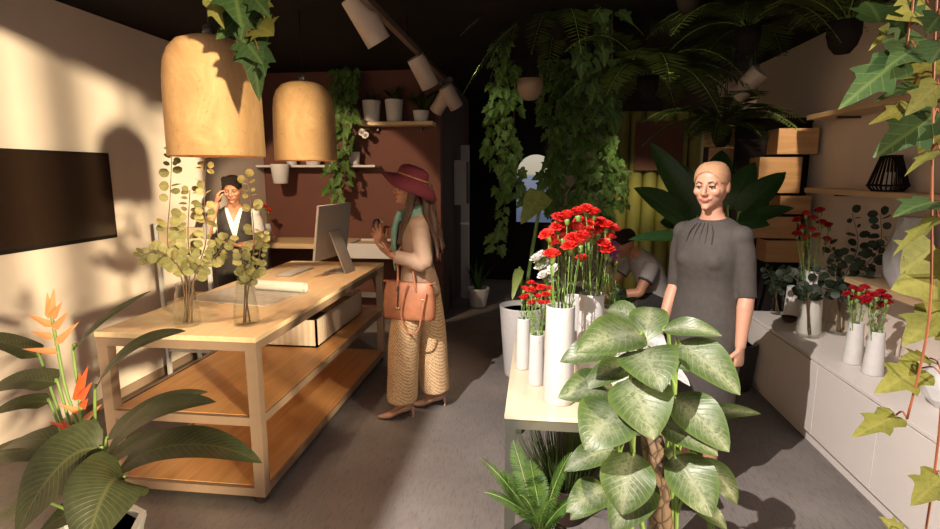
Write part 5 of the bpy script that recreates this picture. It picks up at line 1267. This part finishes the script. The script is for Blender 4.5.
lbuild(sh, 'shoes', VEST, t)
pw = wm(t) @ V(wr_); ph = wm(t) @ (V(wr_)+V((.042, .035, .085)))
pr = wm(t).to_3x3() @ Matrix.Rotation(.25, 3, 'Y')
t2 = thing('mobile_phone', ph, 'black mobile phone held to the ear of the woman in the vest', 'phone')
MB().box(ph, (.010, .070, .145), pr, .003).build('phone_body', BLACK, t2, False)
MB().box(ph+pr @ V((.0056, 0, 0)), (.001, .062, .132), pr).build('phone_screen', SCREEN, t2, False)

# ---------------------------------------------------------------- seated man
MX, MY = 1.10, 5.45
t = thing('person', (MX, MY, 0), 'man in a grey T-shirt and dark shorts hunched on a stool before the olive columns', 'person', rz=math.radians(-68))
W4 = t
mb = MB(); HR = Matrix.Rotation(math.radians(22), 3, 'X')
M = head(mb, (0, -.27, 1.085), HR, 1.02)
spine = [((0, .10, .47), .17, .13), ((0, .09, .56), .165, .115), ((0, .05, .70), .155, .11), ((0, -.01, .82), .175, .115), ((0, -.07, .90), .18, .10), ((0, -.12, .955), .13, .075), ((0, -.155, .985), .07, .058), ((0, -.20, 1.02), .056, .056), ((0, -.235, 1.06), .052, .054)]
mb.loft(rings_smooth(spine, 3), n=24)
sl_, el_, wl_ = (.195, -.075, .885), (.235, -.235, .645), (.045, -.465, .585)
sr_, er_, wr_ = (-.195, -.075, .885), (-.235, -.235, .645), (-.04, -.455, .60)
arm(mb, sl_, el_, wl_, 1.2); arm(mb, sr_, er_, wr_, 1.2)
hand(mb, wl_, (-.55, -.8, -.25), (-.7, .5, .1), (-.2, -.1, 1), .5, 1.05, .08, .4)
hand(mb, wr_, (.5, -.8, -.25), (.7, .5, .1), (.2, -.1, 1), .5, 1.05, .08, .4)
for sx in (-1, 1): leg(mb, (sx*.10, .06, .49), (sx*.15, -.36, .50), (sx*.14, -.33, .10), 1.12)
fuse(mb, 'body', [SKIN3, LIPS], t, .0075, 3, face_post(M, 1, False)); face_bits(t, M, HAIRD, SKIN3, .8)
hr = MB(); head_rings(hr, M, .012, -.015, 28, .008)
for k in range(7): a = -1.2+2.4*k/6; hr.ball(M @ V((.055*math.sin(a), -.06*math.cos(a), .100)), .026, 10)
fuse(hr, 'short_hair', [HAIRD], t, .008, 2, unface3)
d = MB(); d.loft(rings_smooth([((0, .11, .50), .185, .145), ((0, .095, .56), .183, .135), ((0, .05, .70), .175, .13), ((0, -.01, .82), .192, .132), ((0, -.07, .90), .195, .115), ((0, -.12, .952), .145, .09), ((0, -.15, .978), .088, .072)], 3), n=26)
for S_, E_ in ((sl_, el_), (sr_, er_)): a, b = V(S_), V(E_); limb(d, [a+V((-.02*math.copysign(1, a.x), 0, 0)), a.lerp(b, .3), a.lerp(b, .6)], [.074, .074, .070], 4)
def cuffs(me):
    for p in me.polygons:
        for S_, E_ in ((sl_, el_), (sr_, er_)):
            a, b = V(S_), V(E_); q = (p.center-a).dot(b-a)/(b-a).length_squared
            if q > .54 and (p.center-a.lerp(b, q)).length < .09: p.material_index = 1
fuse(d, 'tshirt', [TEE, SHORTS], t, .008, 3, cuffs)
d = MB()
for sx in (-1, 1): limb(d, [(sx*.09, .08, .49), (sx*.125, -.15, .50), (sx*.145, -.27, .505)], [.115, .105, .095], 4)
d.ball((0, .09, .49), (.185, .14, .09), 16)
fuse(d, 'shorts', [SHORTS], t, .009, 3)
sh = MB()
for sx in (-1, 1): sh.loft([((sx*.14, -.26, .045), .03, .035), ((sx*.14, -.31, .05), .038, .048), ((sx*.145, -.42, .038), .045, .036), ((sx*.15, -.53, .025), .03, .022)], n=14)
lbuild(sh, 'shoes', SHIRT, t)
t = thing('slatted_chair', (MX, MY, 0), 'low white slatted chair under the seated man', 'chair', rz=math.radians(-68))
d = MB(); d.box((0, .08, .375), (.42, .40, .03), None, .006); lbuild(d, 'seat', SHIRT, t, smooth=False)
for k in range(6): lbuild(MB().box((0, .30, .44+k*.042), (.40, .014, .022), None, .002), 'back_slat', SHIRT, t, smooth=False)
for x in (-.19, .19):
    lbuild(MB().box((x, .29, .34), (.028, .028, .68), None, .003), 'back_post', SHIRT, t, smooth=False)
    lbuild(MB().box((x, -.09, .18), (.028, .028, .36), None, .003), 'leg', SHIRT, t, smooth=False)
